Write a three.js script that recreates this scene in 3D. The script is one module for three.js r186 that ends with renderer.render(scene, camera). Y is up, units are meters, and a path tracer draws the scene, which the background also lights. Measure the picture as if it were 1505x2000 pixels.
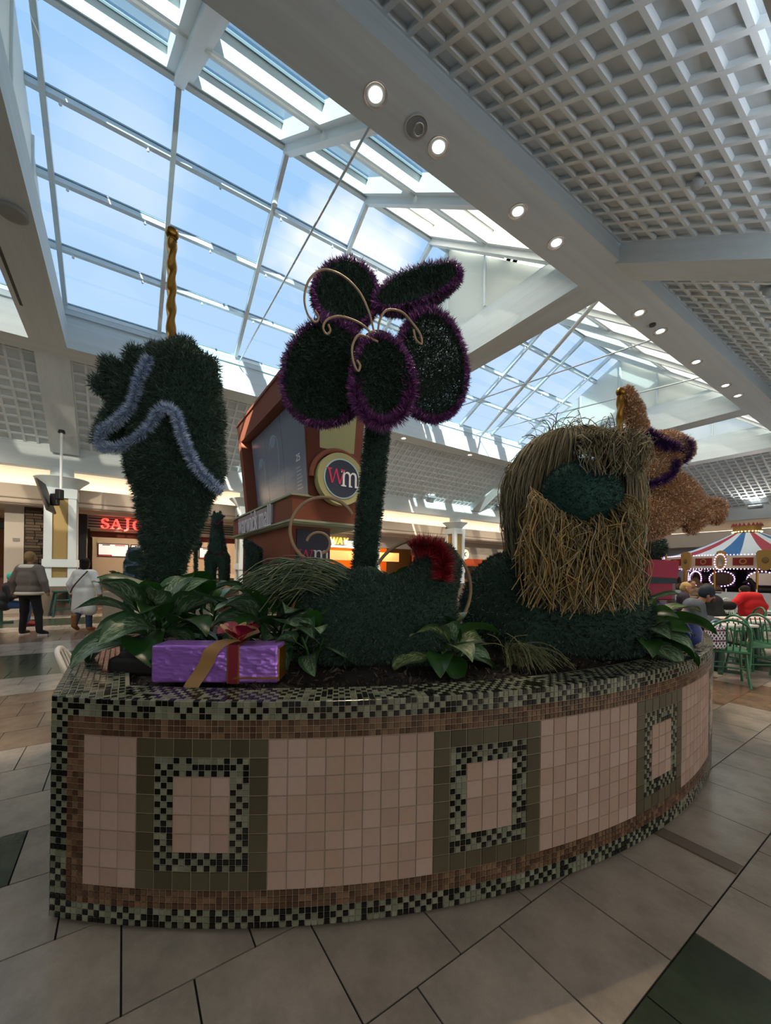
import * as THREE from 'three';
import { mergeGeometries, mergeVertices, toCreasedNormals } from 'three/addons/utils/BufferGeometryUtils.js';
import { RoundedBoxGeometry } from 'three/addons/geometries/RoundedBoxGeometry.js';
import { RectAreaLightUniformsLib } from 'three/addons/lights/RectAreaLightUniformsLib.js';
import { FontLoader } from 'three/addons/loaders/FontLoader.js';
import { TextGeometry } from 'three/addons/geometries/TextGeometry.js';

// ---------------------------------------------------------------- camera, sky, sun, exposure
const scene = new THREE.Scene();
const renderer = new THREE.WebGLRenderer({ antialias: true });
renderer.toneMapping = THREE.LinearToneMapping;
renderer.toneMappingExposure = 1.0;
renderer.shadowMap.enabled = true;
RectAreaLightUniformsLib.init();
const FOCAL = 762, EYE = 1.45, YAW = 33.9 * Math.PI / 180, ROLL = 0.0122;
const camera = new THREE.PerspectiveCamera(2 * Math.atan(1000 / FOCAL) * 180 / Math.PI, 1505 / 2000, 0.05, 300);
camera.position.set(0, EYE, 0);
camera.rotation.order = 'YXZ';
camera.rotation.set(0, -YAW, ROLL);
camera.setViewOffset(1505, 2000, 0, -118, 1505, 2000);
scene.add(camera);

// winter afternoon sky: pale blue with a few small clouds, the same all round
function skyTexture() {
  const W = 1024, H = 512, d = new Float32Array(W * H * 4);
  const hash = (x, y, z) => { const s = Math.sin(x * 127.1 + y * 311.7 + z * 74.7) * 43758.5453; return s - Math.floor(s); };
  const vn = (x, y, z) => {
    const X = Math.floor(x), Y = Math.floor(y), Z = Math.floor(z), f = (t) => t * t * (3 - 2 * t), u = f(x - X), v = f(y - Y), w = f(z - Z), L = (a, b, t) => a + (b - a) * t;
    return L(L(L(hash(X, Y, Z), hash(X + 1, Y, Z), u), L(hash(X, Y + 1, Z), hash(X + 1, Y + 1, Z), u), v), L(L(hash(X, Y, Z + 1), hash(X + 1, Y, Z + 1), u), L(hash(X, Y + 1, Z + 1), hash(X + 1, Y + 1, Z + 1), u), v), w);
  };
  const fbm = (x, y, z) => vn(x, y, z) * 0.5 + vn(2 * x, 2 * y, 2 * z) * 0.26 + vn(4 * x, 4 * y, 4 * z) * 0.14 + vn(8 * x, 8 * y, 8 * z) * 0.1;
  const cloudAt = [[0.36, 0.615, -0.70, 0.15], [-0.5, 0.5, -0.7, 0.12], [0.85, 0.4, -0.3, 0.16], [0.6, 0.62, 0.5, 0.15], [-0.6, 0.6, 0.5, 0.14], [-0.9, 0.35, 0.1, 0.14], [0.1, 0.45, 0.9, 0.15]].map(([x, y, z, r]) => { const l = Math.hypot(x, y, z); return [x / l, y / l, z / l, r]; });
  for (let j = 0; j < H; j++) for (let i = 0; i < W; i++) {
    const up = ((j + 0.5) / H - 0.5) * Math.PI, ro = ((i + 0.5) / W - 0.5) * 2 * Math.PI, y = Math.sin(up), x = Math.cos(ro) * Math.cos(up), z = Math.sin(ro) * Math.cos(up);
    const e = Math.pow(1 - Math.max(0, y), 1.6);
    let c = [0.36 + 0.46 * e, 0.65 + 0.31 * e, 1.03 + 0.05 * e], a = 0;
    for (const [cx, cy, cz, r] of cloudAt) {
      const dd = Math.hypot(x - cx, (y - cy) * 1.7, z - cz) / r, n = fbm(x * 9 + 3, y * 13, z * 9);
      a = Math.max(a, Math.min(1, Math.max(0, (1 - dd) * 1.5 + (n - 0.5) * 2.4)) * (dd < 1.7 ? 1 : 0));
    }
    const wisp = Math.max(0, fbm(x * 4 + 9, y * 6 + 4, z * 4) - 0.55) * 0.9;
    a = Math.min(1, a * 0.85 + wisp);
    c = c.map((q, n) => q + ([1.25, 1.25, 1.26][n] - q) * a);
    d.set([...c, 1], (j * W + i) * 4);
  }
  const t = new THREE.DataTexture(d, W, H, THREE.RGBAFormat, THREE.FloatType);
  t.mapping = THREE.EquirectangularReflectionMapping; t.magFilter = THREE.LinearFilter; t.needsUpdate = true;
  return t;
}
scene.background = skyTexture();
scene.backgroundIntensity = 0.95;
const sun = new THREE.DirectionalLight(0xfff1dc, 26.0);
const SUNWARD = new THREE.Vector3(-0.42, 0.36, 0.85).normalize();
sun.position.copy(SUNWARD).multiplyScalar(60).add(new THREE.Vector3(8, 0, -8));
sun.target.position.set(8, 0, -8);
sun.castShadow = true; sun.shadow.radius = 1; sun.shadow.mapSize.set(2048, 2048);
Object.assign(sun.shadow.camera, { left: -40, right: 40, top: 40, bottom: -40, near: 1, far: 140 });
scene.add(sun, sun.target);

// ---------------------------------------------------------------- helpers
let seed = 7;
const reseed = (n) => { seed = n >>> 0; };
const rnd = () => { seed = (seed + 0x6D2B79F5) >>> 0; let t = seed; t = Math.imul(t ^ (t >>> 15), t | 1); t ^= t + Math.imul(t ^ (t >>> 7), t | 61); return ((t ^ (t >>> 14)) >>> 0) / 4294967296; };
const rr = (a, b) => a + (b - a) * rnd();
const pick = (a) => a[Math.floor(rnd() * a.length)];
const V = (x, y, z) => new THREE.Vector3(x, y, z);
const FWD = V(Math.sin(YAW), 0, -Math.cos(YAW)), RIGHT = V(Math.cos(YAW), 0, Math.sin(YAW)), UP = V(0, 1, 0);
const RR = RIGHT.clone().multiplyScalar(Math.cos(ROLL)).addScaledVector(UP, Math.sin(ROLL)), UR = UP.clone().multiplyScalar(Math.cos(ROLL)).addScaledVector(RIGHT, -Math.sin(ROLL));
// a place in the mall found from where it is sighted and how far off it stands
const at = (px, py, depth) => V(0, EYE, 0).addScaledVector(FWD, depth).addScaledVector(RR, (px - 752.5) / FOCAL * depth).addScaledVector(UR, (1118 - py) / FOCAL * depth);
const M = {};
function mat(color, rough = 0.8, o = {}) {
  const key = color + '|' + rough + '|' + JSON.stringify(o);
  if (!M[key]) {
    const phys = ['transmission', 'clearcoat', 'sheen', 'thickness', 'ior', 'anisotropy', 'specularIntensity'].some((k) => k in o);
    M[key] = new (phys ? THREE.MeshPhysicalMaterial : THREE.MeshStandardMaterial)({ color, roughness: rough, ...o });
  }
  return M[key];
}
const clean = (g) => { g = g.index ? g.toNonIndexed() : g; if (!g.attributes.normal) g.computeVertexNormals(); for (const k of Object.keys(g.attributes)) if (!['position', 'normal', 'uv', 'color'].includes(k)) g.deleteAttribute(k); if (!g.attributes.uv) g.setAttribute('uv', new THREE.BufferAttribute(new Float32Array(g.attributes.position.count * 2), 2)); return g; };
const join = (list) => { list = list.flat(9).filter(Boolean).map(clean); return list.length === 1 ? list[0] : mergeGeometries(list, false); };
const tf = (g, x = 0, y = 0, z = 0, rx = 0, ry = 0, rz = 0, s = 1) => { const m = new THREE.Matrix4().compose(V(x, y, z), new THREE.Quaternion().setFromEuler(new THREE.Euler(rx, ry, rz, 'YXZ')), Array.isArray(s) ? V(...s) : V(s, s, s)); g.applyMatrix4(m); return g; };
const box = (w, h, d, x = 0, y = 0, z = 0, rx = 0, ry = 0, rz = 0) => tf(new THREE.BoxGeometry(w, h, d), x, y, z, rx, ry, rz);
const span = (x0, x1, y0, y1, z0, z1) => box(Math.abs(x1 - x0), Math.abs(y1 - y0), Math.abs(z1 - z0), (x0 + x1) / 2, (y0 + y1) / 2, (z0 + z1) / 2);
const rbox = (w, h, d, r, x = 0, y = 0, z = 0, rx = 0, ry = 0, rz = 0) => tf(new RoundedBoxGeometry(w, h, d, 2, r), x, y, z, rx, ry, rz);
const cyl = (r0, r1, h, n = 16, x = 0, y = 0, z = 0, rx = 0, ry = 0, rz = 0) => tf(new THREE.CylinderGeometry(r0, r1, h, n), x, y, z, rx, ry, rz);
const ball = (r, x = 0, y = 0, z = 0, s = 1, n = 14) => tf(new THREE.SphereGeometry(r, n, Math.ceil(n * 0.7)), x, y, z, 0, 0, 0, s);
const lathe = (pts, n = 24) => new THREE.LatheGeometry(pts.map(([r, y]) => new THREE.Vector2(r, y)), n);
// a straight bar of rectangular section between two points
function bar(a, b, w, h, up = UP) {
  a = V(...a.toArray ? a.toArray() : a); b = V(...b.toArray ? b.toArray() : b);
  const d = b.clone().sub(a), l = d.length(); d.normalize();
  const x = V().crossVectors(Math.abs(d.dot(up)) > 0.99 ? V(1, 0, 0) : up, d).normalize(), y = V().crossVectors(d, x);
  const g = new THREE.BoxGeometry(w, h, l);
  g.applyMatrix4(new THREE.Matrix4().makeBasis(x, y, d).setPosition(a.add(b).multiplyScalar(0.5)));
  return g;
}
const rod = (a, b, r, n = 8) => tube([a, b], r, n, 1);
function tube(pts, r, n = 8, seg = 0, closed = false) {
  const p = pts.map((q) => (q.isVector3 ? q : V(...q)));
  const c = p.length === 2 ? new THREE.LineCurve3(p[0], p[1]) : new THREE.CatmullRomCurve3(p, closed, 'centripetal');
  return new THREE.TubeGeometry(c, seg || Math.max(4, p.length * 5), r, n, closed);
}
function obj(name, geo, material, parent = scene) {
  const m = new THREE.Mesh(Array.isArray(geo) ? join(geo) : geo, material);
  m.name = parent === scene ? numbered(name) : name; m.castShadow = m.receiveShadow = true; parent.add(m);
  return m;
}
const taken = {};
function numbered(n) { const k = taken[n] = (taken[n] ?? -1) + 1; return k ? n + '_' + String(k).padStart(3, '0') : n; }
function tag(o, label, category, group, kind) { o.userData.label = label; if (category) o.userData.category = category; if (group) o.userData.group = group; if (kind) o.userData.kind = kind; return o; }
function thing(name, label, category, [x, y, z] = [0, 0, 0], turn = 0, group) {
  const o = new THREE.Group(); o.name = numbered(name); scene.add(o); o.position.set(x, y, z); o.rotation.y = turn;
  return tag(o, label, category, group);
}
function struct(name, label) { const o = new THREE.Group(); o.name = name; scene.add(o); o.userData.kind = 'structure'; o.userData.label = label; return o; }
function dup(src, label, [x, y, z], turn = 0) { const o = src.clone(); o.userData = { ...src.userData, label }; o.name = numbered(src.name.replace(/_\d{3}$/, '')); o.position.set(x, y, z); o.rotation.y = turn; scene.add(o); return o; }
// canvas texture
function canvasTex(w, h, draw, srgb = true) {
  const c = document.createElement('canvas'); c.width = w; c.height = h; draw(c.getContext('2d'), w, h);
  const t = new THREE.CanvasTexture(c); if (srgb) t.colorSpace = THREE.SRGBColorSpace; t.wrapS = t.wrapT = THREE.RepeatWrapping; return t;
}
// grey noise texture for grain, mean about 1
function grain(n, lo, hi, scales, sd) {
  reseed(sd); const d = new Uint8Array(n * n * 4), layers = scales.map((s) => { const a = new Float32Array(s * s); for (let i = 0; i < a.length; i++) a[i] = rnd(); return [s, a]; });
  for (let y = 0; y < n; y++) for (let x = 0; x < n; x++) {
    let v = 0, w = 0;
    layers.forEach(([s, a], i) => { const fx = x / n * s, fy = y / n * s, X = Math.floor(fx), Y = Math.floor(fy), u = fx - X, t = fy - Y, q = (i0, j0) => a[((j0 % s) * s) + (i0 % s)], k = 1 / (i + 1); v += k * ((q(X, Y) * (1 - u) + q(X + 1, Y) * u) * (1 - t) + (q(X, Y + 1) * (1 - u) + q(X + 1, Y + 1) * u) * t); w += k; });
    const g = Math.round(255 * (lo + (hi - lo) * v / w)), o = (y * n + x) * 4; d[o] = d[o + 1] = d[o + 2] = g; d[o + 3] = 255;
  }
  const t = new THREE.DataTexture(d, n, n); t.magFilter = THREE.LinearFilter; t.wrapS = t.wrapT = THREE.RepeatWrapping; t.colorSpace = THREE.SRGBColorSpace; t.needsUpdate = true; return t;
}
// surface of a distance field (surface nets), cells of the given size
function net(f, lo, hi, cell) {
  const n = [0, 1, 2].map((i) => Math.ceil((hi[i] - lo[i]) / cell) + 2), [nx, ny, nz] = n, val = new Float32Array(nx * ny * nz), id = (x, y, z) => x + nx * (y + ny * z);
  for (let z = 0; z < nz; z++) for (let y = 0; y < ny; y++) for (let x = 0; x < nx; x++) val[id(x, y, z)] = f(lo[0] + x * cell, lo[1] + y * cell, lo[2] + z * cell);
  const vid = new Int32Array(nx * ny * nz).fill(-1), pos = [], idx = [];
  for (let z = 0; z < nz - 1; z++) for (let y = 0; y < ny - 1; y++) for (let x = 0; x < nx - 1; x++) {
    let sx = 0, sy = 0, sz = 0, k = 0; const c = [];
    for (let i = 0; i < 8; i++) c.push(val[id(x + (i & 1), y + ((i >> 1) & 1), z + (i >> 2))]);
    let neg = 0; for (const q of c) if (q < 0) neg++;
    if (!neg || neg === 8) continue;
    for (let i = 0; i < 8; i++) for (const b of [1, 2, 4]) if (!(i & b)) { const j = i | b; if ((c[i] < 0) !== (c[j] < 0)) { const t = c[i] / (c[i] - c[j]); sx += (i & 1) + (b === 1 ? t : 0); sy += ((i >> 1) & 1) + (b === 2 ? t : 0); sz += (i >> 2) + (b === 4 ? t : 0); k++; } }
    vid[id(x, y, z)] = pos.length / 3; pos.push(lo[0] + (x + sx / k) * cell, lo[1] + (y + sy / k) * cell, lo[2] + (z + sz / k) * cell);
  }
  for (let z = 1; z < nz - 1; z++) for (let y = 1; y < ny - 1; y++) for (let x = 1; x < nx - 1; x++) {
    const a = val[id(x, y, z)] < 0;
    const quad = (p, q, r, s, flip) => { if (p < 0 || q < 0 || r < 0 || s < 0) return; if (flip) idx.push(p, r, q, p, s, r); else idx.push(p, q, r, p, r, s); };
    if (a !== (val[id(x + 1, y, z)] < 0)) quad(vid[id(x, y - 1, z - 1)], vid[id(x, y, z - 1)], vid[id(x, y, z)], vid[id(x, y - 1, z)], !a);
    if (a !== (val[id(x, y + 1, z)] < 0)) quad(vid[id(x - 1, y, z - 1)], vid[id(x - 1, y, z)], vid[id(x, y, z)], vid[id(x, y, z - 1)], !a);
    if (a !== (val[id(x, y, z + 1)] < 0)) quad(vid[id(x - 1, y - 1, z)], vid[id(x, y - 1, z)], vid[id(x, y, z)], vid[id(x - 1, y, z)], !a);
  }
  const g = new THREE.BufferGeometry(); g.setAttribute('position', new THREE.BufferAttribute(new Float32Array(pos), 3)); g.setIndex(idx); g.computeVertexNormals();
  g.setAttribute('uv', new THREE.BufferAttribute(new Float32Array(pos.length / 3 * 2), 2));
  return g;
}
// distance to a tapered capsule, and a smooth union of many
function caps(list, k) {
  const L = list.map(([a, b, r0, r1]) => ({ a, d: [b[0] - a[0], b[1] - a[1], b[2] - a[2]], r0, r1: r1 ?? r0 }));
  for (const c of L) c.q = 1 / Math.max(1e-9, c.d[0] ** 2 + c.d[1] ** 2 + c.d[2] ** 2);
  return (x, y, z) => {
    let m = 1e9;
    for (const c of L) {
      const px = x - c.a[0], py = y - c.a[1], pz = z - c.a[2], t = Math.min(1, Math.max(0, (px * c.d[0] + py * c.d[1] + pz * c.d[2]) * c.q));
      const e = Math.hypot(px - t * c.d[0], py - t * c.d[1], pz - t * c.d[2]) - (c.r0 + (c.r1 - c.r0) * t);
      const h = Math.max(0, k - Math.abs(m - e)); m = Math.min(m, e) - h * h / (4 * k);
    }
    return m;
  };
}
function boundsOf(list, pad) { const lo = [1e9, 1e9, 1e9], hi = [-1e9, -1e9, -1e9]; for (const [a, b, r0, r1] of list) for (const [p, r] of [[a, r0], [b, r1 ?? r0]]) for (let i = 0; i < 3; i++) { lo[i] = Math.min(lo[i], p[i] - r - pad); hi[i] = Math.max(hi[i], p[i] + r + pad); } return [lo, hi]; }
const blob = (list, k, cell) => { const [lo, hi] = boundsOf(list, cell * 2 + k * 0.3); return net(caps(list, k), lo, hi, cell); };
// random points on a surface: [x, y, z, nx, ny, nz]
function scatter(g, n) {
  const q = g.index ? g.toNonIndexed() : g, p = q.attributes.position.array, m = q.attributes.normal.array, nt = p.length / 9, cum = new Float32Array(nt); let s = 0;
  for (let t = 0; t < nt; t++) { const o = t * 9, ux = p[o + 3] - p[o], uy = p[o + 4] - p[o + 1], uz = p[o + 5] - p[o + 2], vx = p[o + 6] - p[o], vy = p[o + 7] - p[o + 1], vz = p[o + 8] - p[o + 2]; s += Math.hypot(uy * vz - uz * vy, uz * vx - ux * vz, ux * vy - uy * vx); cum[t] = s; }
  const out = [];
  for (let i = 0; i < n; i++) {
    const r = rnd() * s; let a = 0, b = nt - 1; while (a < b) { const c = (a + b) >> 1; if (cum[c] < r) a = c + 1; else b = c; }
    let u = rnd(), v = rnd(); if (u + v > 1) { u = 1 - u; v = 1 - v; } const w = 1 - u - v, o = a * 9, e = [];
    for (let c = 0; c < 3; c++) e.push(p[o + c] * w + p[o + 3 + c] * u + p[o + 6 + c] * v);
    let l = 0; const k = []; for (let c = 0; c < 3; c++) { k.push(m[o + c] * w + m[o + 3 + c] * u + m[o + 6 + c] * v); l += k[c] ** 2; } l = Math.sqrt(l) || 1;
    out.push([...e, k[0] / l, k[1] / l, k[2] / l]);
  }
  return out;
}
// thin tapering needles standing on points; colours is a list of linear rgb; bend: how much they stray; droop: pull of gravity
function needles(points, { len, wid, bend = 0.7, droop = 0, colors, sides = 1, keep }) {
  const P = [], N = [], C = [], c = new THREE.Color();
  for (const q of points) {
    if (keep && !keep(q)) continue;
    const d = V(q[3] + rr(-bend, bend), q[4] + rr(-bend, bend) - droop, q[5] + rr(-bend, bend)).normalize(), l = rr(len[0], len[1]), w = rr(wid[0], wid[1]) / 2;
    const s = V(rr(-1, 1), rr(-1, 1), rr(-1, 1)).cross(d).normalize(), n = V().crossVectors(d, s), base = V(q[0], q[1], q[2]).addScaledVector(d, -l * 0.12), tip = base.clone().addScaledVector(d, l), mid = base.clone().addScaledVector(d, l * 0.45);
    const col = pick(colors), v = rr(0.75, 1.25);
    for (let k = 0; k < sides; k++) {
      const sd = k ? n : s, nn = k ? s : n.clone().negate(), a = mid.clone().addScaledVector(sd, w), b = mid.clone().addScaledVector(sd, -w);
      for (const t of [base, a, tip, base, tip, b]) { P.push(t.x, t.y, t.z); N.push(nn.x, nn.y, nn.z); C.push(col[0] * v, col[1] * v, col[2] * v); }
    }
  }
  const g = new THREE.BufferGeometry(); g.setAttribute('position', new THREE.Float32BufferAttribute(P, 3)); g.setAttribute('normal', new THREE.Float32BufferAttribute(N, 3)); g.setAttribute('color', new THREE.Float32BufferAttribute(C, 3));
  return g;
}
const needleMat = new THREE.MeshStandardMaterial({ color: 0xffffff, roughness: 0.55, vertexColors: true, side: THREE.DoubleSide, name: 'needles' });
const font = await new FontLoader().loadAsync('fonts/droid/droid_sans_bold.typeface.json');
const fontSerif = await new FontLoader().loadAsync('fonts/droid/droid_serif_regular.typeface.json');
const fontSerifBold = await new FontLoader().loadAsync('fonts/droid/droid_serif_bold.typeface.json');
function text(str, size, depth, f = font, sx = 1) { const g = new TextGeometry(str, { font: f, size, depth, curveSegments: 4, bevelEnabled: false }); g.computeBoundingBox(); const b = g.boundingBox; g.translate(-(b.min.x + b.max.x) / 2, -(b.min.y + b.max.y) / 2, 0); g.scale(sx, 1, 1); return g; }
// ---------------------------------------------------------------- materials of the shell
const gPaint = grain(256, 0.90, 1.0, [8, 32, 128], 11), gTile = grain(256, 0.80, 1.0, [4, 16, 64], 12), gCloth = grain(128, 0.7, 1.0, [64, 128], 13);
const rep = (t, u, v = u) => { const c = t.clone(); c.repeat.set(u, v); c.needsUpdate = true; return c; };
const white = new THREE.MeshStandardMaterial({ color: 0xd0dadd, roughness: 0.75, map: rep(gPaint, 0.7), name: 'white_paint' });
const whiteTrim = mat(0xe6ebea, 0.5), steelWhite = mat(0xcfd8da, 0.35, { metalness: 0.35 });
const cream = mat(0xeadfce, 0.8), beige = mat(0xb5a797, 0.85), dark = mat(0x15171a, 0.6), black = mat(0x0b0c0e, 0.5);
const brass = mat(0xb98a34, 0.28, { metalness: 0.9 }), chrome = mat(0xc8ccd0, 0.22, { metalness: 1 });

// ---------------------------------------------------------------- floor: 43 x 45.5 cm tiles laid in staggered rows
const floor = struct('floor', 'polished floor of staggered square tiles in white, tan and green bands');
const TX = 0.43, TZ = 0.4556;
obj('slab', span(-22, 34, -0.2, -0.006, -24, 10), mat(0x1d1c1a, 0.9), floor);
{
  const tone = (h) => [0.94, 1, 1.06].map((k) => new THREE.MeshPhysicalMaterial({ color: new THREE.Color(h).multiplyScalar(k), roughness: 0.24, map: rep(gTile, 1.3), roughnessMap: rep(gTile, 2), specularIntensity: 1, name: 'floor_tile' }));
  const tones = { white: tone(0xada398), tan: tone(0x86705e), green: tone(0x404d3e), brown: tone(0x5d4d3e) };
  const zone = (x, z) => {
    if (z > -0.608 && x < 1.944 || (x < -0.45 && z > -3.33)) return 'green';
    if (x > 5.75 && z > -6) { const q = (x - 5.75) % 6.2; return q < 1.3 ? 'tan' : q < 2.6 ? 'white' : q < 4.3 ? 'green' : 'white'; }
    if (z > -4.27) return 'white';
    const q = (-z - 4.27) % 5.73;
    return q < 1.88 ? 'tan' : q < 2.92 ? 'white' : q < 4.75 ? 'green' : 'white';
  };
  const g0 = new THREE.BoxGeometry(TX - 0.007, 0.012, TZ - 0.007), far = {}, list = [];
  reseed(31);
  for (let row = -52; row < 22; row++) {
    const z = -0.608 + TZ / 2 + row * TZ, off = (((row % 2) + 2) % 2) ? 0.0085 : 0.2235;   // row -1 lies between z -1.064 and -0.608
    for (let c = -52; c < 78; c++) {
      const x = off + (c + 0.5) * TX; if (x < -21.8 || x > 33.8 || z < -23.8 || z > 9.8) continue;
      const d = x * FWD.x + z * FWD.z, s = x * RIGHT.x + z * RIGHT.z, seen = d > 0.9 && Math.abs(s / d) < 1.15;
      list.push({ x, z, k: zone(x, z), v: Math.floor(rnd() * 3), d: seen ? d : 99 + Math.hypot(x, z) });
    }
  }
  list.sort((a, b) => a.d - b.d);
  // hidden under the planter: nothing to tell apart there
  const under = (t) => t.x > 0.1 && t.x < 5.3 && t.z < -2.0 && t.z > -4.2;
  const near = list.filter((t) => !under(t)).slice(0, 300), isNear = new Set(near);
  for (const t of near) { const m = obj('tile', g0, tones[t.k][t.v], floor); m.position.set(t.x, -0.006, t.z); }
  for (const t of list) if (!isNear.has(t)) (far[t.k + t.v] ??= []).push(tf(g0.clone(), t.x, -0.006, t.z));
  for (const k in far) { const m = obj('tile_field', far[k], tones[k.slice(0, -1)][+k.slice(-1)], floor); m.userData.kind = 'stuff'; }
  const strip = obj('inlay_strip', [box(0.085, 0.004, TZ - 0.012, 2.54, 0.001, -0.836), box(0.004, 0.006, TZ - 0.012, 2.49, 0.001, -0.836)], mat(0x6b6054, 0.4), floor);
  strip.userData.label = 'narrow brown inlay strip';
}

// ---------------------------------------------------------------- ceiling: beam grid, coffered slopes
const HS = 6.85, ZS = -4.08, ZN = -12.3, BEAM = 0.7;                     // soffit height, the openings' south and north edges
const OPEN = [[-1.2, 7.0], [7.7, 16.5], [17.2, 22.3], [-10.1, -1.9]];
const ZSO = ZS + 0.72, ZNO = ZN - 0.7, XE = 23.0, XW = -10.8, LOW = 5.02, ZNF = -15.9, ZSF = -0.42, XEF = 28, XWF = -15;
const ceiling = struct('ceiling', 'white cathedral ceiling of soffit beams and egg-crate coffered slopes');
obj('soffit_beam', span(XW, XE, HS, HS + 0.5, ZS, ZSO), white, ceiling);
obj('soffit_beam', span(XW, XE, HS, HS + 0.5, ZN, ZNO), white, ceiling);
for (const [a, b] of [[-1.9, -1.2], [7.0, 7.7], [16.5, 17.2], [22.3, XE], [XW, -10.1]]) obj('soffit_beam', span(a, b, HS, HS + 0.5, ZS, ZN), white, ceiling);
// sloped beams down from the ring at every cross beam
const slopeS = (HS - LOW) / (ZSF - ZSO), slopeN = (HS - LOW) / (ZNO - ZNF);
for (const xc of [-10.45, -1.55, 7.35, 16.85, 22.65]) {
  obj('sloped_beam', bar([xc, HS + 0.2, ZSO - 0.02], [xc, LOW + 0.2, ZSF], BEAM, 0.4), white, ceiling);
  obj('sloped_beam', bar([xc, HS + 0.2, ZNO + 0.02], [xc, LOW + 0.2, ZNF], BEAM, 0.4), white, ceiling);
}
// a coffered bay: backing board with ribs, 30.5 cm cells; local x across, local z down the slope
const ribMat = new THREE.MeshStandardMaterial({ color: 0xd6dfe2, roughness: 0.8, name: 'coffer_rib' }), padMat = new THREE.MeshStandardMaterial({ color: 0xccd6da, roughness: 0.9, map: rep(gPaint, 2), name: 'coffer_board' });
function cofferBay(width, length, pos, rotY, tilt) {
  const g = new THREE.Group(); g.name = 'coffer_bay'; ceiling.add(g); g.position.set(...pos); g.rotation.order = 'YXZ'; g.rotation.set(tilt, rotY, 0);
  obj('backing_board', box(width, 0.06, length + 0.1, 0, 0.1, length / 2), padMat, g);
  const nx = Math.round(width / 0.305), nz = Math.round(length / 0.305), gx = new THREE.BoxGeometry(0.058, 0.055, length), gz = new THREE.BoxGeometry(width, 0.05, 0.058);
  for (let i = 0; i <= nx; i++) { const m = obj('rib', gx, ribMat, g); m.position.set(-width / 2 + i * width / nx, 0.045, length / 2); }
  for (let i = 0; i <= nz; i++) { const m = obj('rib', gz, ribMat, g); m.position.set(0, 0.044, i * length / nz); }
  return g;
}
const lenS = Math.hypot(ZSF - ZSO, HS - LOW), tiltS = Math.atan2(HS - LOW, ZSF - ZSO), lenN = Math.hypot(ZNO - ZNF, HS - LOW), tiltN = Math.atan2(HS - LOW, ZNO - ZNF);
for (const [a, b] of [[-10.1, -1.9], [-1.2, 7.0], [7.7, 16.5], [17.2, 22.3]]) {
  cofferBay(b - a, lenS, [(a + b) / 2, HS + 0.28, ZSO], 0, tiltS);
  cofferBay(b - a, lenN, [(a + b) / 2, HS + 0.22, ZNO], Math.PI, tiltN);
}
cofferBay(5.4, lenN, [25.7, HS + 0.22, ZNO], Math.PI, tiltN);
{ const l = Math.hypot(XEF - XE, HS - LOW), t = Math.atan2(HS - LOW, XEF - XE); cofferBay(9.7, l, [XE, HS + 0.22, (ZSO + ZNO) / 2], Math.PI / 2, t); }
{ const l = Math.hypot(XWF - XW, HS - LOW), t = Math.atan2(HS - LOW, XW - XWF); cofferBay(9.7, l, [XW, HS + 0.22, (ZSO + ZNO) / 2], -Math.PI / 2, t); }
// flat ceilings round the hall and the closing upstands above the slopes
obj('flat_ceiling', span(-22, 34, LOW + 0.45, LOW + 0.6, ZNF - 0.35, -24), white, ceiling);
obj('flat_ceiling', span(-22, 34, 4.5, 4.7, ZSF + 0.35, 10), white, ceiling);
obj('flat_ceiling', span(XEF, 34, LOW + 0.45, LOW + 0.6, ZNF - 0.35, ZSF + 0.35), white, ceiling);
obj('flat_ceiling', span(-22, XWF, LOW + 0.45, LOW + 0.6, ZNF - 0.35, ZSF + 0.35), white, ceiling);
obj('roof_lid', [span(XE, 34, HS + 0.7, HS + 0.85, ZNF - 0.35, ZNO), span(XE, 34, HS + 0.7, HS + 0.85, ZSO, ZSF + 0.4), span(-22, XW, HS + 0.7, HS + 0.85, ZNF - 0.35, ZNO), span(-22, XW, HS + 0.7, HS + 0.85, ZSO, ZSF + 0.4),
  span(XEF + 0.1, XEF + 0.4, LOW + 0.4, HS + 0.8, ZNF - 0.4, ZNO + 0.1), span(XE, XEF, LOW + 0.4, HS + 0.8, ZNF - 0.5, ZNF - 0.3), span(XEF + 0.1, XEF + 0.4, LOW + 0.4, HS + 0.8, ZSO - 0.1, ZSF + 0.4), span(XE, XEF + 0.3, LOW, HS + 0.8, ZSF + 0.2, ZSF + 0.4),
  span(XWF - 0.4, XWF - 0.1, LOW + 0.4, HS + 0.8, ZNF - 0.4, ZNO + 0.1), span(XWF - 0.4, XW, LOW + 0.4, HS + 0.8, ZNF - 0.5, ZNF - 0.3), span(XWF - 0.4, XWF - 0.1, LOW + 0.4, HS + 0.8, ZSO - 0.1, ZSF + 0.4), span(XWF - 0.4, XW, LOW, HS + 0.8, ZSF + 0.2, ZSF + 0.4)], white, ceiling);
// fascia round the foot of the slopes
const fascia = (x0, x1, z0, z1) => obj('fascia_beam', span(x0, x1, 4.56, LOW + 0.55, z0, z1), white, ceiling);
fascia(-22, 34, ZNF, ZNF - 0.35); fascia(-22, 34, ZSF, ZSF + 0.35); fascia(XEF, XEF + 0.35, ZNF, ZSF); fascia(XWF - 0.35, XWF, ZNF, ZSF);

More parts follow.
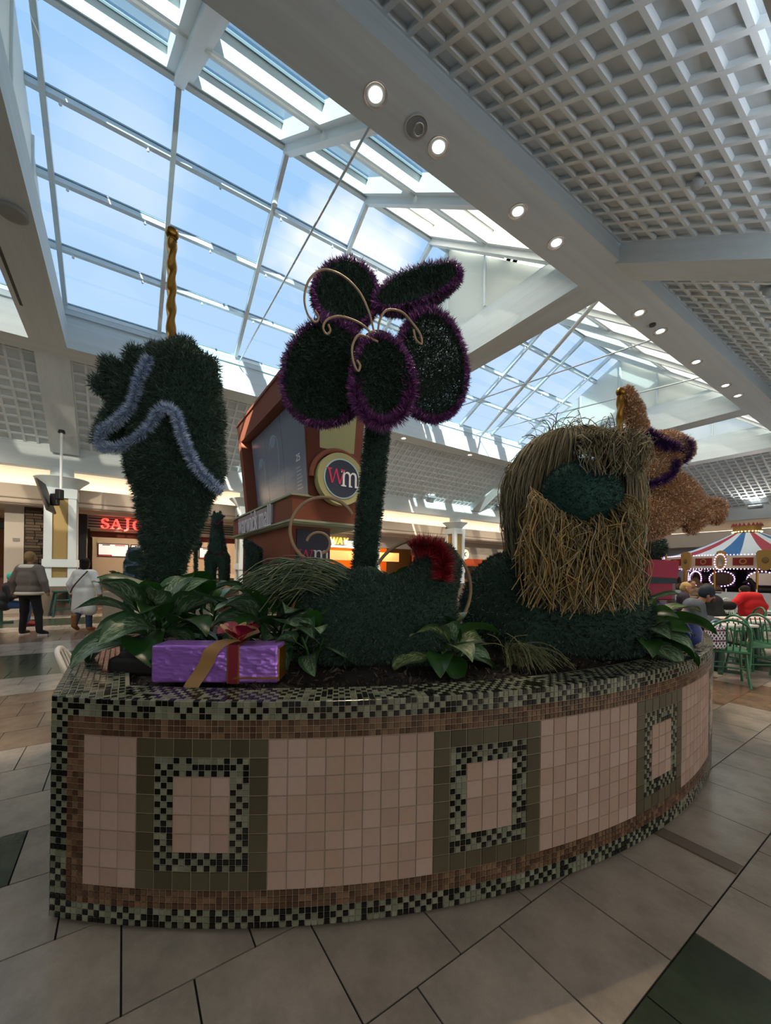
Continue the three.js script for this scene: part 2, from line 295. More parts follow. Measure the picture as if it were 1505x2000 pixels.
// ---------------------------------------------------------------- skylights: gabled glass roofs over the openings
const ZR = -7.94, YR = 10.29, YN = 7.98, pitchN = (YR - YN) / (ZR - ZN), YSF = HS + 0.35;
const paneGlass = new THREE.MeshPhysicalMaterial({ color: 0xf3f9ff, roughness: 0.0, transmission: 1, thickness: 0, ior: 1.4, specularIntensity: 0.15, name: 'clear_glass' });
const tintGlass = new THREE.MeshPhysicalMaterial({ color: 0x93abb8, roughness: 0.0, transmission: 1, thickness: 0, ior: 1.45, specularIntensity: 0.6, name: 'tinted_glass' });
const sunlitGlass = new THREE.MeshPhysicalMaterial({ color: 0xf4f6f4, roughness: 0.95, transmission: 0.75, thickness: 0, name: 'sunlit_pane' });  // whiter copy for panes that look sunlit; their brightness is put into the colour
const frameMat = mat(0xd9e1e2, 0.35, { metalness: 0.25 }), edgeMat = mat(0x9db2ba, 0.35, { metalness: 0.4 });
const yN = (z) => YN + (z - ZN) * pitchN;
function skylight(n, x0, x1, xs, sunlitFrom) {
  const w = struct('window_' + n, ['gabled glass skylight above the topiaries with a cloud behind it', 'second glass skylight above the shaggy topiary with criss-cross bars', 'far small skylight above the carousel end', 'skylight at the west end, only its corner in sight'][n - 1]);
  const a = x0 - 0.3, b = x1 + 0.3;
  // kerb walls of the well: lip, groove and upper wall on all four sides, gable ends up to the glass
  const well = (name, list) => obj(name, list, white, w);
  well('well_wall', [span(a, b, HS + 0.5, HS + 0.62, ZN, ZN - 0.3), span(a, b, HS + 0.62, HS + 0.86, ZN - 0.12, ZN - 0.3), span(a, b, HS + 0.86, YN - 0.04, ZN - 0.06, ZN - 0.3)]);
  well('well_wall', [span(a, b, HS + 0.3, YSF + 0.2, ZS + 0.02, ZS + 0.3)]);
  for (const [xi, s] of [[x0, -1], [x1, 1]]) {
    well('well_wall', [span(xi, xi + s * 0.3, HS + 0.5, HS + 0.62, ZN, ZS), span(xi + s * 0.1, xi + s * 0.34, HS + 0.62, HS + 0.9, ZN, ZS)]);
    well('gable_wall', [span(xi + s * 0.27, xi + s * 0.34, HS + 0.88, YN - 0.05, ZN - 0.3, ZS + 0.3)]);
    const sh = new THREE.Shape([[ZN - 0.05, YN - 0.05], [ZR, YR + 0.02], [ZR + (ZS - ZR) * (YR - YN) / (YR - YSF), YN - 0.05]].map(([z, y]) => new THREE.Vector2(-z, y)));
    const e = new THREE.ExtrudeGeometry(sh, { depth: 0.06, bevelEnabled: false }); e.rotateY(Math.PI / 2); e.translate(xi + s * 0.3 - 0.03, 0, 0);
    obj('gable_pane', e, sunlitGlass, w); for (const z of [-9.6, -7.94, -6.6]) obj('gable_bar', box(0.08, yN(ZR) - YN - Math.abs(z - ZR) * 0.55, 0.06, xi + s * 0.27, (YN + yN(ZR) - Math.abs(z - ZR) * 0.55) / 2, z), frameMat, w);
  }
  // rafters, purlins, panes of the long north slope
  const zs = [ZR, -8.94, -10.07, -11.2, ZN - 0.1], off = 0.05;
  for (const x of xs) { obj('rafter', bar([x, yN(ZN) - off, ZN], [x, YR - off, ZR], 0.09, 0.14), frameMat, w); obj('rafter', bar([x, YR - off, ZR], [x, YSF - 0.02, ZS + 0.04], 0.16, 0.2), whiteTrim, w); }
  for (const z of zs) { obj('purlin', box(b - a, 0.1, 0.1, (a + b) / 2, yN(z) - 0.04, z), frameMat, w); obj('purlin_edge', box(b - a, 0.03, 0.13, (a + b) / 2, yN(z) + 0.03, z), edgeMat, w); }
  const ex = [a, ...xs.filter((x) => x > a + 0.2 && x < b - 0.2), b];
  for (let i = 0; i + 1 < ex.length; i++) for (let j = 0; j + 1 < zs.length; j++) {
    const za = zs[j], zb = zs[j + 1], l = Math.hypot(za - zb, yN(za) - yN(zb));
    const p = obj('pane', new THREE.PlaneGeometry(ex[i + 1] - ex[i] - 0.02, l - 0.02), paneGlass, w);
    p.position.set((ex[i] + ex[i + 1]) / 2, (yN(za) + yN(zb)) / 2 + 0.05, (za + zb) / 2); p.rotation.x = -Math.PI / 2 + Math.atan(pitchN) ;
  }
  // short south slope: two rows of deep framed panels, the lower row with a clear slot
  const pS = (t) => [YR + (YSF - YR) * t, ZR + (ZS + 0.05 - ZR) * t], tl = Math.hypot(YR - YSF, ZR - ZS), tilt = Math.atan2(YR - YSF, ZS - ZR);
  for (let i = 0; i + 1 < ex.length; i++) for (let j = 0; j < 2; j++) {
    const g = new THREE.Group(); g.name = 'roof_panel'; w.add(g); const wd = ex[i + 1] - ex[i] - 0.1, ht = tl / 2 - 0.06, [y, z] = pS(0.25 + 0.5 * j);
    g.position.set((ex[i] + ex[i + 1]) / 2, y + 0.1, z + 0.08); g.rotation.x = tilt;
    const f = 0.16, d = 0.28, sunlitBay = ex[i] >= sunlitFrom && !(n === 2 && j === 0), glass = sunlitBay ? sunlitGlass : tintGlass;
    obj('frame', [box(wd, d, f, 0, 0, -ht / 2 + f / 2), box(wd, d, f, 0, 0, ht / 2 - f / 2), box(f, d, ht, -wd / 2 + f / 2, 0, 0), box(f, d, ht, wd / 2 - f / 2, 0, 0)], whiteTrim, g);
    obj('frame_lip', [box(wd - f * 2, 0.03, 0.05, 0, d / 2 - 0.03, -ht / 2 + f + 0.025), box(wd - f * 2, 0.03, 0.05, 0, d / 2 - 0.03, ht / 2 - f - 0.025)], edgeMat, g);
    const slot = j === 1 && !sunlitBay ? 0.42 : 0, m = wd - 2 * f, h = ht - 2 * f;
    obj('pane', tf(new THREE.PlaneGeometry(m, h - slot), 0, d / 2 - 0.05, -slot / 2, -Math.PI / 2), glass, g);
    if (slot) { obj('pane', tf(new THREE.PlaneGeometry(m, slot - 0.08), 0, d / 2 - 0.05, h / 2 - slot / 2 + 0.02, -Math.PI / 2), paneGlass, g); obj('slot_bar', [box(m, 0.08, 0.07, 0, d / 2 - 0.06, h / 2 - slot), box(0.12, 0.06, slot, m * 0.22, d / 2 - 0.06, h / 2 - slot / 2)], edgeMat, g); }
  }
  return w;
}
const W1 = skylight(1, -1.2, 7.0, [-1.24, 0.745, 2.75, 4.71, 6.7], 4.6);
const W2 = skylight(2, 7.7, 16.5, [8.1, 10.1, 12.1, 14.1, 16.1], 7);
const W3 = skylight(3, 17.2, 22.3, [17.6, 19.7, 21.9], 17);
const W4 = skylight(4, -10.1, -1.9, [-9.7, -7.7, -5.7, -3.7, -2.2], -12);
obj('tie_rod', rod([2.44, HS + 0.04, ZS], [2.83, 7.72, ZN], 0.018), steelWhite, W1);
for (const x of [10.1, 13.1]) obj('tie_rod', rod([x, HS + 0.06, ZS], [x, 7.72, ZN], 0.02), steelWhite, W2);
obj('tie_rod', rod([8.2, 7.4, ZS], [13.4, 7.7, ZN], 0.05), whiteTrim, W2);
// little bulbs clipped under the purlins
{
  const gb = join([ball(0.028, 0, -0.05, 0, 1, 8), cyl(0.014, 0.014, 0.05, 6)]), bulbMat = mat(0xeef2f4, 0.3);
  for (const [w, x0, x1] of [[W1, -1.0, 7], [W2, 8, 16.4]]) for (const z of [-8.94, -10.07, -11.2]) for (let x = x0; x < x1; x += 1.32) { const m = obj('bulb', gb, bulbMat, w); m.position.set(x, yN(z) - 0.1, z); }
  const s = obj('smoke_sensor', [cyl(0.05, 0.06, 0.09, 12)], whiteTrim, W1); s.position.set(2.75, 9.75, -8.75);
}

// ---------------------------------------------------------------- walls
const stone = mat(0x5a4a3c, 0.9);
function wall(name, label, list) { const w = struct(name, label); list.forEach(([n, g, m]) => obj(n, g, m, w)); return w; }
wall('wall_north', 'rear wall of the food shops', [['back_wall', span(-22, 34, 0, 5.5, -24, -23.8), beige]]);
wall('trim_1', 'cream cove and beige bulkhead above the food shops', [
  ['cove_wall', span(-22, 34, 4.0, LOW + 0.5, -17.1, -17.3), cream],
  ['bulkhead', span(-22, 34, 3.42, 4.05, -16.35, -17.3), beige],
  ['bulkhead_moulding', [span(-22, 34, 3.62, 3.65, -16.32, -16.36), span(-22, 34, 3.46, 3.5, -16.3, -16.36)], mat(0x9c8f81, 0.8)],
  ['shop_ceiling', span(-22, 34, 3.36, 3.44, -17.0, -23.8), mat(0xc9beae, 0.9)],
]);
wall('wall_east', 'far end wall with glowing cove above the carousel', [
  ['back_wall', span(33.8, 34, 0, 5.5, -23.8, 10), beige],
  ['cove_wall', span(29.2, 29.4, 4.0, LOW + 0.5, -17, 10), cream],
  ['bulkhead', span(28.45, 29.4, 3.2, 4.05, -17, 10), cream],
  ['shop_front', span(29.3, 29.5, 0, 3.4, -15, 10), mat(0xa9acb8, 0.7)],
  ['shop_band', [span(29.2, 29.32, 2.6, 2.72, -15, 10), span(29.2, 29.32, 2.95, 3.05, -15, 10)], mat(0xb9bcc6, 0.6)],
]);
wall('wall_west', 'wall closing the hall to the west', [['back_wall', span(-22, -21.8, 0, 5.5, -24, 10), beige], ['bulkhead', span(-16.4, -15.4, 3.4, 4.05, -17, 10), beige], ['cove_wall', span(-16.4, -16.2, 4, LOW + 0.5, -17, 10), cream]]);
wall('wall_south', 'wall closing the hall behind the viewer', [['back_wall', span(-22, 34, 0, 4.6, 9.8, 10), beige]]);
// ---------------------------------------------------------------- the tiled planter
const PL = { x0: -0.24, x1: 5.64, zf: -2.094, zb: -3.9, cx: 2.7, cz: -5.3, R: 4.35, top: 0.93, L: 0.0758 };
const cornerZ = PL.cz + Math.sqrt(PL.R ** 2 - 2.94 ** 2), halfA = Math.asin(2.94 / PL.R), arcLen = 2 * halfA * PL.R, sideLen = cornerZ - PL.zb, backCz = PL.zb - cornerZ + PL.cz;
// walk the outline: place and outward direction at s metres from the front west corner
function outline(s) {
  const per = 2 * (arcLen + sideLen); s = ((s % per) + per) % per;
  if (s <= arcLen) { const a = -halfA + s / PL.R; return { x: PL.cx + PL.R * Math.sin(a), z: PL.cz + PL.R * Math.cos(a), a }; }
  s -= arcLen; if (s <= sideLen) return { x: PL.x1, z: cornerZ - s, a: Math.PI / 2 };
  s -= sideLen; if (s <= arcLen) { const a = Math.PI - halfA + s / PL.R; return { x: PL.cx + PL.R * Math.sin(a), z: 2 * PL.zb - backMirror(a), a }; }
  s -= arcLen; return { x: PL.x0, z: PL.zb + s, a: -Math.PI / 2 };
}
function backMirror(a) { const zz = PL.cz + PL.R * Math.cos(a - Math.PI), back = PL.zb - (zz - cornerZ); return 2 * PL.zb - back; }
const planter = thing('planter', 'large curved planter faced with beige, olive and black mosaic tiles', 'planter', [0, 0, 0]);
function outlineShape(inset, insetSide) {
  const p = [], n = 48;
  const arc = (zc, dir) => { for (let i = 0; i <= n; i++) { const x = PL.x0 + insetSide + (PL.x1 - PL.x0 - 2 * insetSide) * (dir > 0 ? i : n - i) / n, r = PL.R - inset, q = Math.sqrt(r * r - (x - PL.cx) ** 2); p.push(new THREE.Vector2(x, dir > 0 ? -(PL.cz + q) : -(PL.zb - (PL.cz + q - cornerZ)))); } };
  arc(0, 1); arc(0, -1); return p;
}
{
  const grout = mat(0x8d8676, 0.9), body = new THREE.Shape(outlineShape(0.004, 0.004)); body.holes.push(new THREE.Path(outlineShape(0.19, 0.27)));
  const up = (g, y) => { g.rotateX(-Math.PI / 2); g.translate(0, y, 0); return g; };
  obj('body', up(new THREE.ExtrudeGeometry(body, { depth: PL.top - 0.006 - 0.022, bevelEnabled: false }), 0.022), grout, planter);
  obj('toe_kick', up(new THREE.ExtrudeGeometry(new THREE.Shape(outlineShape(0.05, 0.05)), { depth: 0.03, bevelEnabled: false }), 0), mat(0x0d0c0b, 0.9), planter);
  // a tile: flat face with bevelled edges, in its own x-y plane facing z
  const tileGeo = (w, h, d, c) => {
    const f = [[-w / 2 + c, -h / 2 + c, d], [w / 2 - c, -h / 2 + c, d], [w / 2 - c, h / 2 - c, d], [-w / 2 + c, h / 2 - c, d]], b = [[-w / 2, -h / 2, 0], [w / 2, -h / 2, 0], [w / 2, h / 2, 0], [-w / 2, h / 2, 0]], P = [], U = [];
    const q = (...v) => { for (const i of [0, 1, 2, 0, 2, 3]) { P.push(...v[i]); U.push(v[i][0] + w / 2, v[i][1] + h / 2); } };
    q(...f); for (let i = 0; i < 4; i++) q(b[i], b[(i + 1) % 4], f[(i + 1) % 4], f[i]);
    const g = new THREE.BufferGeometry(); g.setAttribute('position', new THREE.Float32BufferAttribute(P, 3)); g.setAttribute('uv', new THREE.Float32BufferAttribute(U, 2)); g.computeVertexNormals(); return g;
  };
  const L = PL.L, S = L / 3, big = tileGeo(L - 0.003, L - 0.003, 0.0035, 0.0016), small = tileGeo(S - 0.0022, S - 0.0022, 0.0035, 0.0016), rimT = tileGeo(S - 0.0022, S - 0.0026, 0.004, 0.0016);
  const glaze = (h, r = 0.28) => new THREE.MeshPhysicalMaterial({ color: h, roughness: r, specularIntensity: 0.8, name: 'glazed_tile', map: rep(gPaint, 3) });
  const C = { beige: [0xa79085, 0xa0887d, 0xac968b, 0xa38c7d].map((h) => glaze(h, 0.4)), olive: [0x4d4834, 0x453f2d, 0x514c39].map((h) => glaze(h, 0.4)), black: [0x0d0f0c, 0x14140f, 0x10150f].map((h) => glaze(h, 0.18)), sage: [0x757a68, 0x696e5d, 0x808472, 0x717566].map((h) => glaze(h, 0.2)), brown: [0x664c3a, 0x523a2b, 0x725a45, 0x5c4834, 0x473326].map((h) => glaze(h, 0.24)) };
  const all = [];
  reseed(77);
  const put = (kind, s, y, c) => { const o = outline(s); all.push({ kind, c, v: Math.floor(rnd() * C[c].length), x: o.x - Math.sin(o.a) * 0.004, y, z: o.z - Math.cos(o.a) * 0.004, a: o.a, s }); };
  const check = (i, j) => (((i + j) & 1) === 0 ? rnd() < 0.82 : rnd() < 0.13) ? 'black' : 'sage';
  const y0 = PL.top - 0.003, rows = 12;
  // columns from the corner, in whole tile widths: m mosaic edge, n brown edge, b beige, o olive, g frame mosaic, f framed beige
  const unit = ['m', 'n', 'b', 'b', 'b'], frame = ['o', 'g', 'f', 'f', 'f', 'g', 'o'], run = 'bbbbbbbbb'.split('');
  const front = [...unit, ...frame, ...run, ...frame, ...run, ...frame, ...run, ...frame, ...run, ...frame, 'b', 'b', 'b', 'b'];
  const cols = Math.floor(2 * (arcLen + sideLen) / L), seq = [];
  for (let i = 0; i < cols; i++) seq.push(front[i] ?? (i * L < arcLen ? 'b' : frame[(i - 90) % 16] ?? 'b'));
  seq[cols - 1] = 'm'; seq[Math.floor(arcLen / L)] = 'm';
  for (let i = 0; i < cols; i++) for (let r = 0; r < rows; r++) {
    const k = seq[i], sc = (i + 0.5) * L, yc = y0 - (r + 0.5) * L, fine = (col) => { for (let u = 0; u < 3; u++) for (let v = 0; v < 3; v++) put('small', i * L + (u + 0.5) * S, y0 - r * L - (v + 0.5) * S, col === 'chk' ? check(i * 3 + u, r * 3 + v) : 'brown'); };
    const whole = (c) => put('big', sc, yc, c);
    if (r === 0 || r === rows - 1 || k === 'm') fine('chk');
    else if (r === 1 || r === rows - 2 || k === 'n') fine('brown');
    else { const q = r - 2; if (k === 'b') whole('beige'); else if (k === 'o' || q === 0 || q === 7) whole('olive'); else if (k === 'g' || q === 1 || q === 6) fine('chk'); else whole('beige'); }
  }
  const score = (t) => { const dx = t.x, dz = t.z, dy = t.y - EYE, d = Math.hypot(dx, dy, dz), f = -(dx * Math.sin(t.a) + dz * Math.cos(t.a)) / d; return f <= 0.05 ? 0 : f / (d * d); };
  const make = (kind, name, geo) => {
    const l = all.filter((t) => t.kind === kind).map((t) => ({ ...t, w: score(t) })).sort((p, q) => q.w - p.w), rest = {};
    l.forEach((t, n) => { if (n < 300 && t.w > 0) { const m = obj(name, geo, C[t.c][t.v], planter); m.position.set(t.x, t.y, t.z); m.rotation.y = t.a; } else (rest[t.c + t.v] ??= []).push(tf(geo.clone(), t.x, t.y, t.z, 0, t.a, 0)); });
    for (const k in rest) obj(name + '_field', rest[k], C[k.slice(0, -1)][+k.slice(-1)], planter).userData.kind = 'stuff';
  };
  make('big', 'tile', big); make('small', 'mosaic_tile', small);
  // the rim: rows of mosaic lying flat, along the outline
  const rest = {}; let i = 0;
  for (let s = S / 2; s < 2 * (arcLen + sideLen); s += S, i++) {
    const o = outline(s), side = Math.abs(Math.abs(o.a) - Math.PI / 2) < 1e-6, n = side ? 10 : 7;
    for (let j = 0; j < n; j++) {
      const d = (j + 0.5) * S + 0.002, x = o.x - Math.sin(o.a) * d, z = o.z - Math.cos(o.a) * d;
      if (!side && (x < PL.x0 + 0.25 || x > PL.x1 - 0.25)) continue;
      const c = check(i, j), v = Math.floor(rnd() * C[c].length), g = rimT.clone(); g.rotateX(-Math.PI / 2); (rest[c + v] ??= []).push(tf(g, x, PL.top - 0.006, z, 0, o.a, 0));
    }
  }
  for (const [xa, xb] of [[PL.x0, PL.x0 + 0.27], [PL.x1 - 0.27, PL.x1]]) for (let x = xa + S / 2; x < xb; x += S) for (const sgn of [0, 1]) for (let j = 0; j < 16; j++) {
    const q = PL.cz + Math.sqrt(PL.R ** 2 - (x - PL.cx) ** 2), z = sgn ? PL.zb - (q - cornerZ) + (j + 0.5) * S : q - (j + 0.5) * S; if (sgn ? z > PL.zb - 0.01 : z < cornerZ + 0.01) continue;
    const c = check(Math.round(x / S), j), v = Math.floor(rnd() * C[c].length), g = rimT.clone(); g.rotateX(-Math.PI / 2); (rest[c + v] ??= []).push(tf(g, x, PL.top - 0.006, z));
  }
  for (const k in rest) obj('rim_mosaic', rest[k], C[k.slice(0, -1)][+k.slice(-1)], planter).userData.kind = 'stuff';
}
// mulch: a low mound of bark chips
const soilY = (x, z) => 0.885 + 0.10 * Math.max(0, 1 - ((x - 2.7) / 2.7) ** 2) * Math.max(0, 1 - ((z + 3.0) / 1.9) ** 2) + 0.012 * Math.sin(x * 9 + z * 5) + 0.01 * Math.sin(x * 17 - z * 13);
{
  const N = 90, P = [], I = [];
  const xa = PL.x0 + 0.262, xb = PL.x1 - 0.262;
  for (let j = 0; j <= 50; j++) for (let i = 0; i <= N; i++) { const x = xa + (xb - xa) * i / N, r = PL.R - 0.187, f = PL.cz + Math.sqrt(r * r - (x - PL.cx) ** 2), b = PL.zb - (f - cornerZ), z = b + (f - b) * j / 50; P.push(x, soilY(x, z), z); }
  for (let j = 0; j < 50; j++) for (let i = 0; i < N; i++) { const a = j * (N + 1) + i; I.push(a, a + N + 1, a + 1, a + 1, a + N + 1, a + N + 2); }
  const g = new THREE.BufferGeometry(); g.setAttribute('position', new THREE.Float32BufferAttribute(P, 3)); g.setIndex(I); g.computeVertexNormals();
  const soil = thing('mulch', 'dark bark mulch filling the tiled planter', 'mulch'); soil.userData.kind = 'stuff';
  obj('soil', g, mat(0x17110d, 1), soil);
  reseed(5); const pts = [];
  for (let i = 0; i < 9000; i++) { const x = rr(xa, xb), r = PL.R - 0.2, f = PL.cz + Math.sqrt(r * r - (x - PL.cx) ** 2), z = f - rr(0, 1) ** 1.6 * 2.6; pts.push([x, soilY(x, z) + 0.004, z, rr(-0.9, 0.9), 0.4, rr(-0.9, 0.9)]); }
  obj('bark_chips', needles(pts, { len: [0.018, 0.05], wid: [0.006, 0.016], bend: 0.6, colors: [[0.022, 0.014, 0.010], [0.035, 0.022, 0.015], [0.014, 0.010, 0.008], [0.05, 0.033, 0.024]] }), needleMat, soil);
}
// ---------------------------------------------------------------- lamps of the hall
const onY = (px, py, y) => { const o = V(0, EYE, 0), d = at(px, py, 1).sub(o); return o.addScaledVector(d, (y - EYE) / d.y); };
function area(name, w, h, color, power, pos, look) { const l = new THREE.RectAreaLight(color, power, w, h); l.name = name; l.position.set(...pos); scene.add(l); l.lookAt(...look); return l; }
// recessed downlights in the south soffit beam
{
  const trim = join([lathe([[0.115, 0.0], [0.135, -0.012], [0.14, -0.004], [0.14, 0.004]], 24), lathe([[0.112, 0.0], [0.07, 0.12]], 24)]), lens = new THREE.CircleGeometry(0.075, 20); lens.rotateX(Math.PI / 2);
  const glow = mat(0xffffff, 0.5, { emissive: 0xfff0dc, emissiveIntensity: 6 }), ring = mat(0xd9d4d2, 0.25, { metalness: 0.6 });
  const spots = [[733, 185], [856, 287], [1011, 413], [1086, 474], [1248, 611], [1289, 647], [1359, 707], [1416, 753], [1440, 773]];
  const words = ['nearest the top edge of the picture', 'beside the round ceiling speaker', 'third along the soffit beam', 'just before the sloped beam', 'first past the sloped beam, above the dark sensor', 'second past the sloped beam', 'third past the sloped beam', 'fourth past the sloped beam', 'last of the row at the far end'];
  spots.forEach(([px, py], i) => {
    const p = onY(px, py, HS), t = thing('downlight', 'round recessed downlight in the soffit, ' + words[i], 'downlight', [p.x, HS - 0.002, p.z], 0, 'downlights along the soffit beam');
    obj('trim_ring', trim, ring, t); const b = obj('lens', lens, glow, t); b.position.y = -0.004;
    const l = new THREE.SpotLight(0xffe4c4, 45, 0, 0.75, 0.6, 2); l.position.set(p.x, HS - 0.03, p.z); l.target.position.set(p.x, 0, p.z); l.castShadow = true; l.shadow.radius = 3; scene.add(l, l.target);
  });
}
// downlights in the north soffit beam
{
  const trim = lathe([[0.115, 0.0], [0.135, -0.012], [0.14, -0.004], [0.14, 0.004]], 20), lens = new THREE.CircleGeometry(0.085, 18); lens.rotateX(Math.PI / 2);
  [[-7, 'over the far left edge'], [-4, 'left of the seahorse'], [1.2, 'behind the seahorse'], [5.2, 'behind the kiosk'], [9.3, 'behind the flower'], [13.05, 'in the open between flower stem and shaggy dog'], [19, 'behind the rabbit']].forEach(([x, w]) => {
    const t = thing('court_downlight', 'small downlight in the far soffit beam, ' + w, 'downlight', [x, HS - 0.002, -12.65], 0, 'downlights along the far beam'); obj('trim_ring', trim, whiteTrim, t); obj('lens', lens, mat(0xffffff, 0.5, { emissive: 0xfff0dc, emissiveIntensity: 4 }), t).position.y = -0.004;
    const l = new THREE.SpotLight(0xffead2, 115, 0, 0.8, 0.7, 2); l.position.set(x, HS - 0.03, -12.65); l.target.position.set(x, 0, -15.0); l.castShadow = true; l.shadow.radius = 4; scene.add(l, l.target);
  });
}
// cove lamps lying on the bulkhead ledges
{
  const tubeMat = mat(0xffffff, 0.5, { emissive: 0xffe2c4, emissiveIntensity: 3 });
  const cove = (label, a, b, wx, wz) => {
    const t = thing('cove_lamp', label, 'lamp', [0, 0, 0], 0, 'cove lamps'), alongX = Math.abs(b[0] - a[0]) > Math.abs(b[2] - a[2]), l = alongX ? Math.abs(b[0] - a[0]) : Math.abs(b[2] - a[2]), c = [(a[0] + b[0]) / 2, 4.1, (a[2] + b[2]) / 2];
    obj('tube', rod(V(...a).setY(4.085), V(...b).setY(4.085), 0.02), tubeMat, t); obj('channel', alongX ? box(l, 0.02, 0.09, c[0], 4.062, c[2]) : box(0.09, 0.02, l, c[0], 4.062, c[2]), whiteTrim, t);
    area('cove_light', alongX ? l : 0.12, alongX ? 0.12 : l, 0xffe6cc, wx ? 44 : 17, [c[0], 4.13, c[2]], [c[0] + wx, 5.1, c[2] + wz]);
  };
  cove('warm strip lamp in the cove above the food shops', [-21, 0, -16.75], [28, 0, -16.75], 0, -0.45);
  cove('warm strip lamp in the cove above the carousel', [28.85, 0, -16.5], [28.85, 0, 9.5], 0.45, 0);
}
// added panel lights, unseen behind the viewer, to light the planter front
{
  const g = box(1.2, 0.05, 0.6), pm = mat(0xffffff, 0.6, { emissive: 0xfff0e0, emissiveIntensity: 2.0 });
  for (const x of [-4.5, -0.5, 3.5, 7.5]) for (const z of [2.2, 5.2]) {
    const t = thing('added_panel_light', 'flat panel light added over the unseen aisle', 'light', [x, 4.48, z], 0, 'added panel lights behind the viewer');
    obj('diffuser', g, pm, t); obj('frame', [box(1.3, 0.06, 0.05, 0, 0, 0.32), box(1.3, 0.06, 0.05, 0, 0, -0.32), box(0.05, 0.06, 0.7, 0.63, 0, 0), box(0.05, 0.06, 0.7, -0.63, 0, 0)], whiteTrim, t);
    area('added_aisle_light', 1.15, 0.55, 0xfff4ea, 5, [x, 4.44, z], [x, 0, z]);
  }
}
// added glowing panels, unseen behind the viewer, as front fill light
{
  const pm = mat(0xffffff, 0.6, { emissive: 0xfff5ec, emissiveIntensity: 1.2 });
  [-7, -1.5, 4, 9.5, 15].forEach((x, i) => {
    const t = thing('fill_panel', 'unseen glowing fill panel added behind the viewer, number ' + ['one', 'two', 'three', 'four', 'five'][i] + ' from the west', 'fill panel', [x, 0, 9.6], 0, 'added fill panels behind the viewer');
    obj('pane', box(4.2, 2.7, 0.04, 0, 1.75, 0), pm, t); obj('frame', [box(4.5, 0.15, 0.12, 0, 3.17, 0), box(4.5, 0.4, 0.12, 0, 0.2, 0), box(0.15, 3.1, 0.12, -2.2, 1.7, 0), box(0.15, 3.1, 0.12, 2.2, 1.7, 0), box(0.08, 2.8, 0.1, 0, 1.75, 0)], dark, t);
    area('fill_panel_light', 4.1, 2.6, 0xfff3e8, 1.9, [x, 1.75, 9.5], [x, 1.75, 0]);
  });
}
// added strip lamp, unseen above the viewer, to brighten the coffered slope
{
  const t = thing('added_strip_lamp', 'long unseen strip lamp added on the fascia over the viewer', 'lamp', [7, LOW + 0.1, ZSF - 0.25]);
  obj('housing', box(30, 0.08, 0.14), whiteTrim, t); obj('tube', box(29.8, 0.02, 0.06, 0, 0.05, 0), mat(0xffffff, 0.6, { emissive: 0xf2f6ff, emissiveIntensity: 2 }), t);
  area('added_strip_light', 29.8, 0.16, 0xeef4ff, 7, [7, LOW + 0.19, ZSF - 0.25], [7, LOW + 2.2, ZSF - 1.6]);
}
// ---------------------------------------------------------------- topiaries
// a stand for a thing sighted at px and depth; its own axes: x across the view, y up, z towards the viewer
function stand(name, label, category, px, depth, y, group) {
  const p = at(px, 1118, depth), t = thing(name, label, category, [p.x, y, p.z], -YAW, group); t.updateMatrixWorld();
  t.q = (x, yy, dz = 0) => t.worldToLocal(at(x, yy, depth - dz)).toArray(); t.s = depth / FOCAL; return t;
}
const GREEN = [[0.024, 0.056, 0.042], [0.034, 0.074, 0.055], [0.048, 0.10, 0.072], [0.022, 0.044, 0.038], [0.08, 0.13, 0.10]];
const hull = mat(0x233c33, 0.95);
// body of sighted limbs [x, y, r, x2, y2, r2, dz, dz2] in sight units
function limbs(t, list, k, cell, flat = 1) {
  const L = list.map(([x, y, r, x2, y2, r2, d = 0, d2 = d]) => [t.q(x, y, d), t.q(x2, y2, d2), r * t.s, r2 * t.s]);
  const g = blob(L, k, cell); if (flat !== 1) { g.scale(1, 1, flat); g.computeVertexNormals(); } return g;
}
function fuzz(t, g, n, o, name = 'foliage') { const m = obj(name, needles(scatter(g, n), { len: [0.03, 0.065], wid: [0.004, 0.008], bend: 0.8, colors: GREEN, ...o }), needleMat, t); m.userData.kind = 'stuff'; return m; }
// tinsel garland along a path
function tinsel(t, name, pts, r, colors, per, label, width = [0.003, 0.006]) {
  const c = new THREE.CatmullRomCurve3(pts.map((p) => V(...p)), false, 'centripetal'), n = Math.round(c.getLength() * per), P = [];
  for (let i = 0; i < n; i++) { const u = rnd(), p = c.getPointAt(u), d = c.getTangentAt(u), s = V(rr(-1, 1), rr(-1, 1), rr(-1, 1)).cross(d).normalize(); P.push([p.x, p.y, p.z, s.x, s.y, s.z]); }
  const m = obj(name, needles(P, { len: [r * 0.7, r * 1.25], wid: width, bend: 0.35, colors }), tinselMat, t); m.userData.kind = 'stuff'; if (label) m.userData.label = label;
  return m;
}
const tinselMat = new THREE.MeshStandardMaterial({ color: 0xffffff, roughness: 0.35, metalness: 0.25, vertexColors: true, side: THREE.DoubleSide, name: 'tinsel' });
const SILVER = [[0.32, 0.45, 0.66], [0.5, 0.62, 0.82], [0.17, 0.26, 0.44], [0.8, 0.88, 0.98], [0.36, 0.5, 0.72]], VIOLET = [[0.26, 0.075, 0.28], [0.17, 0.045, 0.21], [0.42, 0.15, 0.42], [0.11, 0.03, 0.15]], RED = [[0.34, 0.016, 0.03], [0.22, 0.010, 0.022], [0.48, 0.04, 0.06], [0.13, 0.006, 0.014]], PURPLE = [[0.07, 0.028, 0.15], [0.12, 0.045, 0.24], [0.04, 0.016, 0.09]];
const oldBrass = mat(0x8f6c30, 0.3, { metalness: 0.85 });
